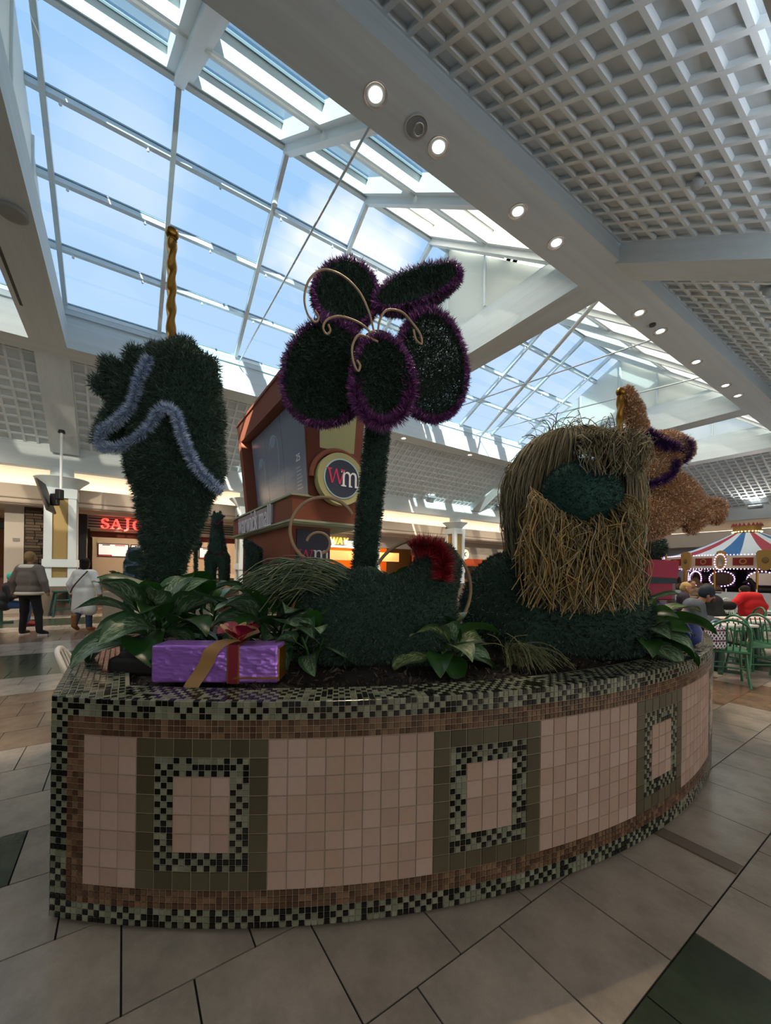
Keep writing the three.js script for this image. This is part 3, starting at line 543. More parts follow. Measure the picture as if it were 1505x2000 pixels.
// twisted brass carousel pole
function brassPole(t, x, yTop, yFoot, r, ballR, dz = 0) {
  const a = t.q(x, yTop, dz), b = t.q(x, yFoot, dz), top = V(...a), h = a[1] - b[1], n = Math.round(h / 0.01), seg = 12, P = [], I = [];
  for (let j = 0; j <= n; j++) for (let i = 0; i <= seg; i++) { const f = i / seg * Math.PI * 2, tw = j * 0.01 / 0.085 * Math.PI, rad = r * (1 + 0.16 * Math.cos(2 * f + tw)); P.push(a[0] + Math.cos(f) * rad, b[1] + j * h / n, a[2] + Math.sin(f) * rad); }
  for (let j = 0; j < n; j++) for (let i = 0; i < seg; i++) { const q = j * (seg + 1) + i; I.push(q, q + seg + 1, q + 1, q + 1, q + seg + 1, q + seg + 2); }
  const g = new THREE.BufferGeometry(); g.setAttribute('position', new THREE.Float32BufferAttribute(P, 3)); g.setIndex(I); g.computeVertexNormals();
  obj('pole', g, oldBrass, t);
  obj('finial', [ball(ballR, a[0], a[1] + ballR * 1.15, a[2], 1, 20), tf(lathe([[0, 0], [ballR * 0.75, 0], [ballR * 0.6, ballR * 0.3], [ballR * 0.45, ballR * 0.4]], 16), a[0], a[1], a[2])], oldBrass, t);
}

// --- seahorse
{
  reseed(101);
  const t = stand('seahorse_topiary', 'tall dark green seahorse topiary with silver garland on a brass pole', 'topiary', 325, 3.2, 0.9);
  const g = limbs(t, [[312, 1215, 30, 318, 1110, 34], [318, 1110, 34, 330, 1040, 46], [330, 1040, 46, 338, 985, 60], [338, 985, 60, 344, 910, 84], [344, 910, 84, 348, 810, 80], [348, 810, 80, 350, 740, 64], [352, 720, 40, 357, 682, 22], [312, 715, 34, 303, 690, 18], [395, 745, 34, 408, 716, 18], [310, 745, 46, 265, 785, 40], [265, 785, 40, 222, 838, 26], [222, 838, 26, 200, 860, 16], [268, 735, 24, 262, 690, 15], [252, 752, 24, 212, 714, 16], [248, 778, 24, 192, 748, 14]], 0.05, 0.026, 0.75);
  obj('body', g, hull, t); fuzz(t, g, 36000, { len: [0.035, 0.075] });
  tinsel(t, 'garland', [[292, 698, 0.24], [272, 740, 0.26], [256, 792, 0.26], [226, 824, 0.2], [196, 848, 0.12], [198, 872, 0.14], [252, 868, 0.22], [292, 832, 0.3], [316, 798, 0.33], [338, 802, 0.34], [356, 852, 0.34], [384, 912, 0.3], [434, 962, 0.16]].map((p) => t.q(...p)), 0.062, SILVER, 4200, 'silver blue tinsel garland');
  brassPole(t, 336, 470, 690, 0.034, 0.05);
}
// --- flower
{
  reseed(102);
  const D = 3.4, t = stand('flower_topiary', 'giant green flower topiary with purple tinsel petal edges and curled tendrils', 'topiary', 706, D, 0.93), s = t.s;
  const stem = limbs(t, [[738, 835, 22, 722, 990, 22], [722, 990, 22, 704, 1190, 23]], 0.03, 0.025);
  obj('stem', stem, hull, t); fuzz(t, stem, 9000, { len: [0.025, 0.05] }, 'stem_foliage');
  const hub = limbs(t, [[738, 690, 40, 740, 800, 40, -0.05]], 0.03, 0.03); obj('hub', hub, hull, t);
  // petal: x, y, half width, half height, turn in the view, depth towards viewer, lean about x, about y, needle count, open mesh
  const petal = (px, py, rx, ry, rot, dz, leanX, leanY, n, open) => {
    const c = t.q(px, py, dz), g = new THREE.SphereGeometry(1, 40, 26), p = g.attributes.position;
    for (let i = 0; i < p.count; i++) { const x = p.getX(i), y = p.getY(i), z = p.getZ(i), r2 = x * x + y * y; p.setXYZ(i, x * rx * s, y * ry * s * (1 + 0.08 * y), z * 0.075 + r2 * 0.10 - 0.05); }
    g.computeVertexNormals(); tf(g, c[0], c[1], c[2], leanX, leanY, rot);
    const part = new THREE.Group(); part.name = 'petal'; t.add(part);
    if (!open) obj('core', g, hull, part);
    const pts = scatter(g, n); const f = obj('foliage', needles(pts, { len: [0.03, 0.065], wid: [0.004, 0.008], bend: 0.9, colors: GREEN }), needleMat, part); f.userData.kind = 'stuff';
    const rim = []; for (let k = 0; k < n * 0.42; k++) { const a = rr(0, Math.PI * 2), w = rr(0.9, 1.02), q = V(Math.cos(a) * rx * s * w, Math.sin(a) * ry * s * w * (1 + 0.08 * Math.sin(a)), 0.05 + rr(-0.045, 0.045)), nn = V(Math.cos(a) / rx, Math.sin(a) / ry, rr(-0.012, 0.012)).normalize(), e = new THREE.Euler(leanX, leanY, rot, 'YXZ'); q.applyEuler(e); nn.applyEuler(e); rim.push([c[0] + q.x, c[1] + q.y, c[2] + q.z, nn.x, nn.y, nn.z]); }
    const r = obj('tinsel_edge', needles(rim, { len: [0.035, 0.07], wid: [0.004, 0.008], bend: 0.7, colors: VIOLET }), tinselMat, part); r.userData.kind = 'stuff'; r.userData.label = 'purple tinsel edging';
  };
  petal(674, 588, 60, 80, -0.18, -0.02, -0.25, 0.2, 12000);
  petal(815, 574, 86, 42, 0.42, 0.02, -0.3, -0.15, 10000);
  petal(640, 742, 86, 92, 0.05, 0.12, 0.1, -0.25, 18000);
  petal(838, 728, 70, 98, 0.06, 0.05, 0.08, 0.3, 30000, true);
  // front lip with a thicker tinsel collar
  petal(747, 748, 48, 62, 0.1, 0.42, 0.28, 0, 9000);
  tinsel(t, 'lip_tinsel', Array.from({ length: 15 }, (_, i) => { const a = 2.35 + i / 14 * 5.3; return t.q(748 + Math.cos(a) * 54, 752 - Math.sin(a) * 72 + 4, 0.46); }), 0.085, [...VIOLET, [0.34, 0.12, 0.33]], 3600, 'thick purple tinsel collar');
  const wire = mat(0xb29a7c, 0.6), W = (list, dz) => obj('tendril', tube(list.map(([x, y]) => t.q(x, y, dz)), 0.009, 6, list.length * 6), wire, t);
  W([[735, 668], [730, 648], [720, 609], [699, 567], [664, 536], [629, 527], [604, 546], [594, 585], [604, 620], [617, 630], [622, 620], [615, 606]], 0.3);
  W([[735, 665], [711, 637], [681, 622], [657, 618], [636, 627], [631, 641], [638, 653], [645, 646], [641, 634]], 0.36);
  W([[737, 668], [741, 627], [755, 606], [783, 609], [804, 630], [821, 655], [823, 672], [813, 665], [807, 644]], 0.36);
  W([[738, 668], [716, 658], [700, 655], [688, 676], [690, 707], [699, 725], [703, 714], [697, 704]], 0.58);
  W([[741, 675], [734, 651], [725, 648], [716, 665], [720, 678], [729, 671], [731, 656]], 0.5);
}
// --- hen
{
  reseed(103);
  const t = stand('hen_topiary', 'rounded dark green hen topiary with red tinsel comb and pine tail', 'topiary', 760, 2.35, 0.86);
  const g = limbs(t, [[680, 1222, 92, 800, 1222, 92], [640, 1180, 52, 690, 1190, 80], [815, 1195, 66, 846, 1130, 42], [846, 1130, 42, 852, 1095, 36], [870, 1100, 20, 884, 1106, 10]], 0.08, 0.024, 0.85);
  obj('body', g, hull, t); fuzz(t, g, 38000, { len: [0.015, 0.035], wid: [0.003, 0.006] });
  tinsel(t, 'comb', [[804, 1072, 0.1], [818, 1066, 0.1], [842, 1066, 0.1], [860, 1080, 0.12], [866, 1104, 0.15], [864, 1132, 0.17]].map((p) => t.q(...p)), 0.085, RED, 9000, 'red tinsel comb and wattle', [0.002, 0.004]);
  // pine tail
  const P = [], tailMat = new THREE.MeshStandardMaterial({ color: 0xffffff, vertexColors: true, roughness: 0.6, side: THREE.DoubleSide, name: 'pine_tail' }), G = [];
  for (let k = 0; k < 380; k++) {
    const y0 = rr(1110, 1165), x0 = rr(620, 690), len = rr(90, 175), lift = rr(-0.55, 0.35), dz = rr(-0.2, 0.2), pts = [0, 0.3, 0.65, 1].map((u) => t.q(x0 - len * u, y0 - 30 * Math.sin(u * 2.4) * (1 + lift) + lift * 22 * u + u * u * 48 * rr(0.5, 1.1), dz + u * rr(-0.05, 0.05)));
    const q = tube(pts, rr(0.002, 0.0042), 3, 7), c = pick([[0.09, 0.14, 0.075], [0.15, 0.2, 0.11], [0.05, 0.09, 0.055], [0.22, 0.26, 0.15]]), n = q.attributes.position.count; q.setAttribute('color', new THREE.Float32BufferAttribute(Array.from({ length: n }, () => c).flat(), 3)); G.push(q);
  }
  const tail = obj('tail', G, tailMat, t); tail.userData.kind = 'stuff'; tail.userData.label = 'drooping pine needle tail';
  const hoop = mat(0x9c8468, 0.6), ringPts = (cx, cy, r, a0, a1, dz, n = 22) => Array.from({ length: n + 1 }, (_, i) => { const a = a0 + (a1 - a0) * i / n; return t.q(cx + Math.cos(a) * r, cy - Math.sin(a) * r, dz); });
  obj('wire_hoop', tube([...ringPts(631, 1036, 65, 0.5, 4.2, -0.1)], 0.011, 7, 60), hoop, t);
  obj('wire_hoop', tube(Array.from({ length: 14 }, (_, i) => { const a = 2.9 - i * 0.32, r = 24 - i * 0.2; return t.q(622 + Math.cos(a) * r, 1062 - Math.sin(a) * r * 0.95, -0.05); }), 0.009, 7, 40), hoop, t);
  obj('wire_hoop', tube(ringPts(822, 1150, 97, 2.62, -0.55, -0.12, 26), 0.011, 7, 60), hoop, t);
}
// --- shaggy dog
{
  reseed(104);
  const D = 2.62, t = stand('shaggy_dog_topiary', 'crouching dog topiary with long straw hair and dark green nose', 'topiary', 1110, D, 0.86), s = t.s;
  const g = limbs(t, [[1000, 1170, 92, 1160, 1190, 96, -0.1], [945, 1190, 46, 1000, 1180, 90, -0.1], [1010, 1230, 50, 1200, 1230, 60, 0.0], [1090, 1100, 84, 1115, 975, 76, -0.08]], 0.08, 0.028, 1);
  obj('body', g, hull, t); fuzz(t, g, 26000, { len: [0.02, 0.045] });
  const nose = ball(1, 0, 0, 0, 1, 28); tf(nose, ...t.q(1134, 968, 0.32), 0.1, 0, -0.1, [66 * s, 57 * s, 0.15]); obj('nose', nose, mat(0x1f4640, 0.9), t);
  fuzz(t, nose, 8000, { len: [0.012, 0.026], wid: [0.003, 0.006], colors: [[0.008, 0.04, 0.034], [0.014, 0.055, 0.046], [0.02, 0.07, 0.06]] }, 'nose_foliage');
  // hair: strands from the crown that arch outward and hang
  const G = [], C = t.q(1113, 895), R = 92 * s, strand = (pts, r, c) => { const q = tube(pts, r, 3, 9), n = q.attributes.position.count; q.setAttribute('color', new THREE.Float32BufferAttribute(Array.from({ length: n }, () => c).flat(), 3)); G.push(q); };
  const OL = [[0.20, 0.18, 0.11], [0.28, 0.25, 0.16], [0.12, 0.13, 0.08], [0.38, 0.34, 0.24], [0.24, 0.18, 0.08]], GD = [[0.34, 0.22, 0.07], [0.42, 0.29, 0.11], [0.24, 0.18, 0.07], [0.32, 0.26, 0.14]];
  const yAt = (py) => t.q(1113, py)[1];
  for (let k = 0; k < 2400; k++) {
    const f = rr(-2.0, 2.0), sx = Math.sin(f), cz = Math.cos(f), fr = Math.abs(f - 0.17) < rr(0.42, 0.62), r0 = rr(0.05, 0.6), end = yAt(fr ? rr(890, 968) : 1000 + 190 * Math.sqrt(rnd()) - 75 * Math.max(0, Math.abs(f) - 0.7)), out = rr(0.98, 1.2), w = () => rr(-0.03, 0.03);
    const top = C[1] + R * 0.42 * Math.sqrt(1 - r0 * r0) + rr(-0.03, 0.05), ph = [0, 0.2, 0.45, 0.75, 1];
    const kk = rr(0.0014, 0.0032); strand([[C[0] + sx * R * r0, top, C[2] + cz * R * r0], [C[0] + sx * R * (r0 * 0.4 + out * 0.5), top - 0.035, C[2] + cz * R * (r0 * 0.4 + out * 0.5)], [C[0] + sx * R * out * 0.95, top - 0.15, C[2] + cz * R * out * 0.98], ...ph.slice(2).map((u) => [C[0] + sx * R * out * (1 + 0.16 * Math.sin(u * 3.0)) + w(), (top - 0.1) + (end - top + 0.1) * u, C[2] + cz * R * out * (fr ? 1.42 : 1.02) + w()])], kk, pick(OL));
  }
  for (let k = 0; k < 900; k++) {   // beard below the nose
    const x = rr(1035, 1222), a = t.q(x, 1015 - Math.abs(x - 1134) ** 1.5 * 0.06 + rr(-8, 26), rr(0.22, 0.42)), e = yAt(1050 + 145 * Math.sqrt(rnd()) - Math.abs(x - 1130) * 0.2), w = () => rr(-0.045, 0.045) + (x - 1134) * 0.0002;
    strand([a, [a[0] + w(), a[1] - 0.05, a[2] + 0.06], ...[0.35, 0.7, 1].map((u) => [a[0] + w() * (1 + u), a[1] + (e - a[1]) * u, a[2] + 0.07 + w()])], rr(0.0022, 0.0038), pick(rnd() < 0.7 ? GD : OL));
  }
  for (let k = 0; k < 130; k++) {   // tuft standing up on the crown
    const a = [C[0] + rr(-0.2, 0.25), C[1] + R * 0.38 + rr(-0.02, 0.02), C[2] + rr(-0.15, 0.2)], h = rr(0.03, 0.09), dx = rr(-0.11, 0.11), dz = rr(-0.08, 0.1);
    strand([a, [a[0] + dx * 0.4, a[1] + h * 0.8, a[2] + dz * 0.4], [a[0] + dx * 0.8, a[1] + h * 1.15, a[2] + dz * 0.8], [a[0] + dx * 1.3, a[1] + h * 1.2, a[2] + dz * 1.3]], rr(0.0018, 0.003), pick(OL));
  }
  const h = obj('hair', G, new THREE.MeshStandardMaterial({ color: 0xffffff, vertexColors: true, roughness: 0.75, name: 'straw_hair' }), t); h.userData.kind = 'stuff'; h.userData.label = 'long straw coloured grass hair';
}
// --- rabbit
{
  reseed(105);
  const t = stand('rabbit_topiary', 'leaping tan straw rabbit topiary with purple tinsel bridle on a brass pole', 'topiary', 1212, 4.1, 0.9);
  const g = limbs(t, [[1225, 764, 10, 1233, 800, 18, -0.05], [1234, 800, 17, 1250, 850, 19, -0.05], [1252, 870, 28, 1300, 882, 36], [1300, 882, 36, 1334, 882, 19], [1312, 862, 16, 1340, 868, 12], [1270, 930, 40, 1312, 978, 46], [1312, 978, 46, 1270, 1008, 44], [1270, 1008, 44, 1215, 1000, 46, 0, -0.1], [1215, 1000, 46, 1180, 985, 44, -0.1], [1318, 990, 30, 1395, 994, 18, 0.1], [1395, 994, 18, 1400, 1010, 14, 0.1], [1372, 1006, 16, 1352, 1030, 13, 0.14], [1240, 880, 18, 1256, 940, 28]], 0.05, 0.024, 0.9);
  obj('body', g, mat(0x86603f, 0.95), t);
  fuzz(t, g, 30000, { len: [0.018, 0.04], wid: [0.005, 0.011], bend: 1.1, colors: [[0.66, 0.45, 0.30], [0.76, 0.55, 0.38], [0.52, 0.33, 0.21], [0.8, 0.63, 0.47], [0.40, 0.24, 0.15]] }, 'straw');
  const B = (l, r, n = 3000) => tinsel(t, 'bridle', l.map((p) => t.q(...p)), r, PURPLE, n, 'dark purple tinsel bridle', [0.004, 0.008]);
  B([[1262, 846, 0.16], [1280, 855, 0.2], [1300, 868, 0.2], [1322, 876, 0.16], [1340, 890, 0.1]], 0.085);
  B([[1318, 862, 0.12], [1338, 862, 0.14], [1345, 878, 0.12], [1332, 902, 0.1]], 0.08);
  B([[1322, 900, 0.16], [1314, 924, 0.24], [1290, 940, 0.26], [1262, 944, 0.26], [1246, 936, 0.24], [1240, 914, 0.2]], 0.06);
  B([[1236, 905, 0.22], [1248, 915, 0.22], [1240, 925, 0.22]], 0.07);
  B([[1246, 975, 0.26], [1250, 1005, 0.26], [1242, 1045, 0.2]], 0.06);
  brassPole(t, 1211, 775, 1160, 0.034, 0.045);
}
// --- round bush behind the rabbit
{
  reseed(106);
  const t = stand('ball_topiary', 'small round dark green topiary ball behind the pink present', 'topiary', 1268, 4.75, 0.9), g = limbs(t, [[1262, 1072, 24, 1274, 1070, 22], [1268, 1090, 14, 1268, 1200, 12]], 0.05, 0.03);
  obj('body', g, hull, t); fuzz(t, g, 6000);
}
// ---------------------------------------------------------------- leafy plants in the planter
const leafTex = canvasTex(256, 256, (c, w, h) => {
  reseed(61); c.fillStyle = '#42664a'; c.fillRect(0, 0, w, h);
  for (let i = 0; i < 700; i++) { const u = rnd(), v = 0.5 + (rnd() - 0.5) * 0.62, x = u * w, y = v * h, l = 10 + rnd() * 26, s = v > 0.5 ? 1 : -1; c.strokeStyle = pick(['rgba(222,230,216,0.6)', 'rgba(186,204,184,0.55)', 'rgba(120,150,122,0.45)', 'rgba(34,68,42,0.5)']); c.lineWidth = 1.5 + rnd() * 4; c.beginPath(); c.moveTo(x, y); c.lineTo(x + l, y + s * l * 0.55); c.stroke(); }
  c.strokeStyle = '#6f8460'; c.lineWidth = 4; c.beginPath(); c.moveTo(0, h / 2); c.lineTo(w, h / 2); c.stroke();
});
const leafMat = new THREE.MeshPhysicalMaterial({ map: leafTex, color: 0xd8e0d4, roughness: 0.35, side: THREE.DoubleSide, transmission: 0.12, thickness: 0, specularIntensity: 0.9, name: 'variegated_leaf' });
const leafDark = new THREE.MeshPhysicalMaterial({ color: 0x2f5f24, roughness: 0.35, side: THREE.DoubleSide, transmission: 0.42, thickness: 0, name: 'green_leaf' });
const leafBright = leafDark;
const leafOlive = new THREE.MeshPhysicalMaterial({ map: leafTex, color: 0xfff3c8, roughness: 0.4, side: THREE.DoubleSide, transmission: 0.12, thickness: 0, name: 'olive_leaf' });
// leaf with its stalk: starts at the origin, grows along +x, rises at a0 and droops to a1
function leaf(len, wid, a0, a1, stalk = 0.25) {
  const n = 14, m = 6, P = [], U = [], I = []; let x = 0, y = 0;
  for (let i = 0; i <= n; i++) {
    const u = i / n, a = a0 + (a1 - a0) * u ** 1.3; if (i) { x += Math.cos(a) * len / n; y += Math.sin(a) * len / n; }
    const b = (u - stalk) / (1 - stalk), w = b <= 0 ? 0.006 : wid / 2 * Math.max(0.02, Math.sin(Math.PI * Math.pow(b, 0.72)) ** 0.85) + (1 - b) * 0.004;
    for (let j = 0; j <= m; j++) { const v = j / m * 2 - 1, fold = Math.abs(v) ** 1.4 * w * 0.35 + 0.006 * Math.sin(u * 14 + v * 2) * Math.abs(v) * (b > 0 ? 1 : 0); P.push(x - Math.sin(a) * fold, y + Math.cos(a) * fold, v * w); U.push(Math.max(0, b), (v + 1) / 2); }
  }
  for (let i = 0; i < n; i++) for (let j = 0; j < m; j++) { const q = i * (m + 1) + j; I.push(q, q + 1, q + m + 1, q + 1, q + m + 2, q + m + 1); }
  const g = new THREE.BufferGeometry(); g.setAttribute('position', new THREE.Float32BufferAttribute(P, 3)); g.setAttribute('uv', new THREE.Float32BufferAttribute(U, 2)); g.setIndex(I); g.computeVertexNormals(); return g;
}
const LEAVES = [leaf(0.34, 0.155, 1.25, 0.1), leaf(0.37, 0.165, 1.0, -0.4), leaf(0.37, 0.17, 0.8, -0.8), leaf(0.34, 0.16, 0.55, -1.1), leaf(0.32, 0.15, 0.3, -1.2), leaf(0.29, 0.14, 1.4, 0.75)];
const LEAFY = {};
function plant(label, px, py, depth, n, spread, mats, opts = {}) {
  const p = at(px, py, depth), y = soilY(p.x, p.z) - 0.01, t = thing('leafy_plant', label, 'plant', [p.x, y, p.z], -YAW, 'leafy plants in the tiled planter');
  const stems = opts.stems ?? 3;
  for (let k = 0; k < stems; k++) { const a = k / stems * 6.28 + 0.4, h = (opts.h ?? 0.22) * rr(0.75, 1.1); obj('stem', tube([[0, 0, 0], [Math.cos(a) * 0.03, h * 0.5, Math.sin(a) * 0.03], [Math.cos(a) * 0.07, h, Math.sin(a) * 0.07]], 0.009, 6, 5), leafDark, t); }
  for (let i = 0; i < n; i++) {
    const tier = i / n, a = i * 2.39996 + rr(-0.3, 0.3), g = LEAVES[Math.min(4, Math.floor((1 - tier) * 5))], m = obj('leaf', g, pick(mats), t), k = i % stems, sa = k / stems * 6.28 + 0.4, h = (opts.h ?? 0.22) * (0.35 + 0.65 * tier);
    m.position.set(Math.cos(sa) * 0.05, h, Math.sin(sa) * 0.05); m.rotation.set(rr(-0.55, 0.55), a, 0, 'YXZ'); m.scale.setScalar(spread * rr(1.05, 1.4));
  }
  for (let i = 0; i < (opts.shoots ?? 0); i++) { const m = obj('leaf', LEAVES[5], leafBright, t); m.userData.label = 'upright young green leaf'; m.position.set(rr(-0.06, 0.06), (opts.h ?? 0.22) * 0.9, rr(-0.06, 0.06)); m.rotation.set(rr(-0.3, 0.3), i * 2.2 + rr(0, 1) + (opts.turn ?? 0), 0, 'YXZ'); m.scale.setScalar(spread * rr(1.0, 1.35)); }
  return t;
}
reseed(201);
plant('spreading variegated plant drooping over the rim corner below the seahorse', 306, 1200, 2.3, 34, 0.92, [leafMat, leafMat, leafMat, leafDark], { shoots: 3, h: 0.26 });
plant('variegated plant behind the purple present beside the hen', 535, 1200, 2.3, 30, 0.92, [leafMat, leafMat, leafMat, leafDark], { shoots: 4, h: 0.24, turn: 0.8 });
plant('small variegated plant squeezed between the present and the hen', 612, 1230, 2.15, 16, 0.66, [leafMat, leafMat, leafDark], { h: 0.2 });
plant('dark leafy plant between the seahorse foot and the present', 410, 1190, 2.9, 16, 0.95, [leafDark, leafMat], { shoots: 2, h: 0.26, turn: 2 });
plant('plant with bright upright leaves behind the back of the hen', 770, 1180, 2.95, 9, 0.85, [leafDark, leafMat], { shoots: 6, h: 0.30 });
plant('low plant with pale drooping leaves between hen and shaggy dog', 878, 1225, 2.2, 18, 0.72, [leafOlive, leafMat, leafDark], { h: 0.13, shoots: 1, turn: 3 });
plant('plant with long olive and dark leaves in front of the shaggy dog', 1250, 1215, 2.58, 30, 0.78, [leafOlive, leafDark, leafDark, leafMat], { h: 0.24 });
// grassy tuft
{
  reseed(211);
  const p = at(985, 1290, 2.25), t = thing('grass_tuft', 'small wispy grass tuft in the mulch before the shaggy dog', 'grass plant', [p.x, soilY(p.x, p.z), p.z], -YAW), G = [];
  for (let k = 0; k < 150; k++) { const a = rr(-1.1, 1.1), l = rr(0.10, 0.24), d = rr(0.02, 0.2), x0 = rr(-0.05, 0.05) + 0.06, h = rr(0.05, 0.14), q = tube([[x0 * 0.3, 0, 0], [x0 + Math.sin(a) * l * 0.3, h, rr(-0.02, 0.06)], [x0 + Math.sin(a) * l * 0.7 + 0.05, h * 0.95, d * 0.5], [x0 + Math.sin(a) * l + 0.08, h * rr(-0.1, 0.7), d]], rr(0.0009, 0.0018), 3, 8), c = pick([[0.10, 0.13, 0.05], [0.16, 0.18, 0.08], [0.07, 0.09, 0.04], [0.2, 0.18, 0.09]]); q.setAttribute('color', new THREE.Float32BufferAttribute(Array.from({ length: q.attributes.position.count }, () => c).flat(), 3)); G.push(q); }
  obj('blades', G, new THREE.MeshStandardMaterial({ color: 0xffffff, vertexColors: true, roughness: 0.7, name: 'grass' }), t).userData.kind = 'stuff';
  const st = mat(0x6d6a48, 0.8); for (const l of [[[0, 0, 0], [-0.01, 0.09, 0], [-0.05, 0.16, 0.01], [-0.10, 0.18, 0.0]], [[0.01, 0, 0], [0.0, 0.1, 0.02], [-0.06, 0.13, 0.03], [-0.16, 0.12, 0.02]], [[0.08, 0, 0], [0.09, 0.08, 0], [0.06, 0.15, 0.02], [0.0, 0.19, 0.02]], [[0, 0.05, 0], [0.05, 0.16, 0], [0.12, 0.18, 0.02]]]) obj('stem', tube(l, 0.003, 5, 12), st, t);
}

// ---------------------------------------------------------------- presents
const foil = (h, r = 0.3, m = 0.35) => { const k = new THREE.MeshPhysicalMaterial({ color: h, roughness: r, metalness: m, clearcoat: 0.5, clearcoatRoughness: 0.25, name: 'foil' }); k.bumpMap = rep(grain(256, 0, 1, [5, 11, 23], 41), 1.2, 0.8); k.bumpScale = 0.02; return k; };
{
  const p = at(420, 1345, 1.8), ang = -YAW + 0.03, t = thing('present', 'purple foil present with maroon ribbon and gold organza bow on the rim', 'present', [p.x, PL.top + 0.001, p.z], ang);
  obj('box', rbox(0.575, 0.172, 0.15, 0.012, 0, 0.087, -0.065), foil(0xa06fd6, 0.28, 0.45), t);
  const maroon = mat(0x6e0826, 0.5), gold = new THREE.MeshPhysicalMaterial({ color: 0xb08a55, roughness: 0.55, transmission: 0.35, thickness: 0, side: THREE.DoubleSide, name: 'organza' });
  obj('ribbon', [box(0.045, 0.176, 0.004, 0.085, 0.088, 0.0125), box(0.045, 0.004, 0.155, 0.085, 0.176, -0.065)], maroon, t);
  obj('ribbon_edge', [box(0.006, 0.177, 0.005, 0.06, 0.0885, 0.013), box(0.006, 0.177, 0.005, 0.11, 0.0885, 0.013), box(0.006, 0.004, 0.156, 0.06, 0.177, -0.065), box(0.006, 0.004, 0.156, 0.11, 0.177, -0.065)], brass, t);
  const band = (pts, w, dir) => { const c = new THREE.CatmullRomCurve3(pts.map((q) => V(...q))), P = [], U = [], I = [], n = 26; for (let i = 0; i <= n; i++) { const q = c.getPoint(i / n); for (const s of [-1, 1]) { P.push(q.x + dir[0] * w * s, q.y + dir[1] * w * s, q.z + dir[2] * w * s); U.push(i / n, (s + 1) / 2); } } for (let i = 0; i < n; i++) I.push(2 * i, 2 * i + 1, 2 * i + 2, 2 * i + 1, 2 * i + 3, 2 * i + 2); const g = new THREE.BufferGeometry(); g.setAttribute('position', new THREE.Float32BufferAttribute(P, 3)); g.setAttribute('uv', new THREE.Float32BufferAttribute(U, 2)); g.setIndex(I); g.computeVertexNormals(); return g; };
  obj('trailing_ribbon', band([[0.07, 0.195, -0.03], [0.03, 0.185, 0.0], [-0.01, 0.15, 0.024], [-0.03, 0.10, 0.022], [-0.065, 0.04, 0.026], [-0.085, -0.004, 0.055], [-0.08, -0.02, 0.07]], 0.036, [0.97, -0.1, 0.15]), gold, t);
  const bow = []; for (let k = 0; k < 9; k++) { const a = k / 9 * 6.28, r = 0.05, e = 0.03; bow.push(band([[0.085, 0.19, -0.06], [0.085 + Math.cos(a) * r, 0.215 + 0.02 * (k % 3), -0.06 + Math.sin(a) * r], [0.085 + Math.cos(a) * r * 1.9, 0.235 + 0.02 * (k % 2), -0.06 + Math.sin(a) * r * 1.9], [0.085 + Math.cos(a + 0.5) * r * 1.2, 0.255, -0.06 + Math.sin(a + 0.5) * r * 1.2], [0.085, 0.2, -0.06]], 0.02, [-Math.sin(a) * 0.8, 0.5, Math.cos(a) * 0.8])); }
  const mr = mat(0x7d0a2c, 0.55, { side: THREE.DoubleSide });
  obj('bow', bow.filter((_, k) => k % 3), mr, t); obj('bow_organza', bow.filter((_, k) => !(k % 3)), gold, t);
  const under = obj('gold_trim', [box(0.20, 0.006, 0.02, 0.19, 0.028, 0.016), box(0.02, 0.15, 0.13, 0.283, 0.085, -0.065)], brass, t); under.userData.label = 'gold paper edge';
}
{
  const t = stand('present', 'bright pink present with dark band beside the shaggy dog', 'present', 1272, 4.35, 1.0), w = 62 * t.s, h = 36 * t.s, y0 = t.q(1272, 1170)[1];
  obj('box', [rbox(w * 0.86, h, 0.3, 0.015, -0.02, y0 + h / 2, 0)], mat(0x8c0536, 0.6), t); obj('lid', rbox(w, h * 0.95, 0.34, 0.012, 0, y0 + h * 1.62, 0, 0, 0, -0.04), mat(0x9a083e, 0.6), t);
  obj('band', box(w * 0.9, h * 0.34, 0.335, 0, y0 + h * 1.05, 0), mat(0x16343c, 0.7), t); obj('lower_present', rbox(w * 0.8, Math.max(0.05, y0 - 0.04), 0.28, 0.01, 0, y0 / 2 - 0.02, 0), foil(0x5a3a8c, 0.5, 0.1), t);
}
{
  const t = stand('ribbon_bundle', 'crumpled blue and purple mesh ribbon at the planter end', 'ribbon', 1325, 2.98, 0.93), tull = new THREE.MeshPhysicalMaterial({ color: 0x35509a, roughness: 0.6, transmission: 0.5, thickness: 0, side: THREE.DoubleSide, name: 'mesh_ribbon' }), pur = foil(0x3c2a78, 0.4, 0.2);
  reseed(222); const mk = (n, r, m, name) => { const G = []; for (let i = 0; i < n; i++) { const g = new THREE.TorusGeometry(r * rr(0.6, 1), r * rr(0.18, 0.3), 6, 14); tf(g, rr(-0.05, 0.05), rr(0.05, 0.24), rr(-0.06, 0.06), rr(0, 3), rr(0, 3), rr(0, 3), [1, 1, 0.5]); G.push(g); } obj(name, G, m, t); };
  mk(9, 0.07, pur, 'foil_loops'); mk(6, 0.085, tull, 'mesh_loops');
  obj('mesh_tail', tf(lathe([[0.02, 0.0], [0.06, 0.03], [0.065, 0.10], [0.04, 0.17]], 14), 0.09, 0, 0.02), tull, t);
}
{ // dark folded landscape liner standing at the planter's west end
  const p = at(255, 1330, 1.98), t = thing('planter_liner', 'black folded liner edge behind the present at the planter corner', 'liner', [p.x, PL.top - 0.03, p.z], -YAW);
  obj('sheet', [rbox(0.26, 0.1, 0.2, 0.03, 0, 0.05, -0.1), rbox(0.24, 0.08, 0.16, 0.03, 0.02, 0.1, -0.11, 0.1, 0.2, 0.06)], mat(0x08090a, 0.7), t);
}
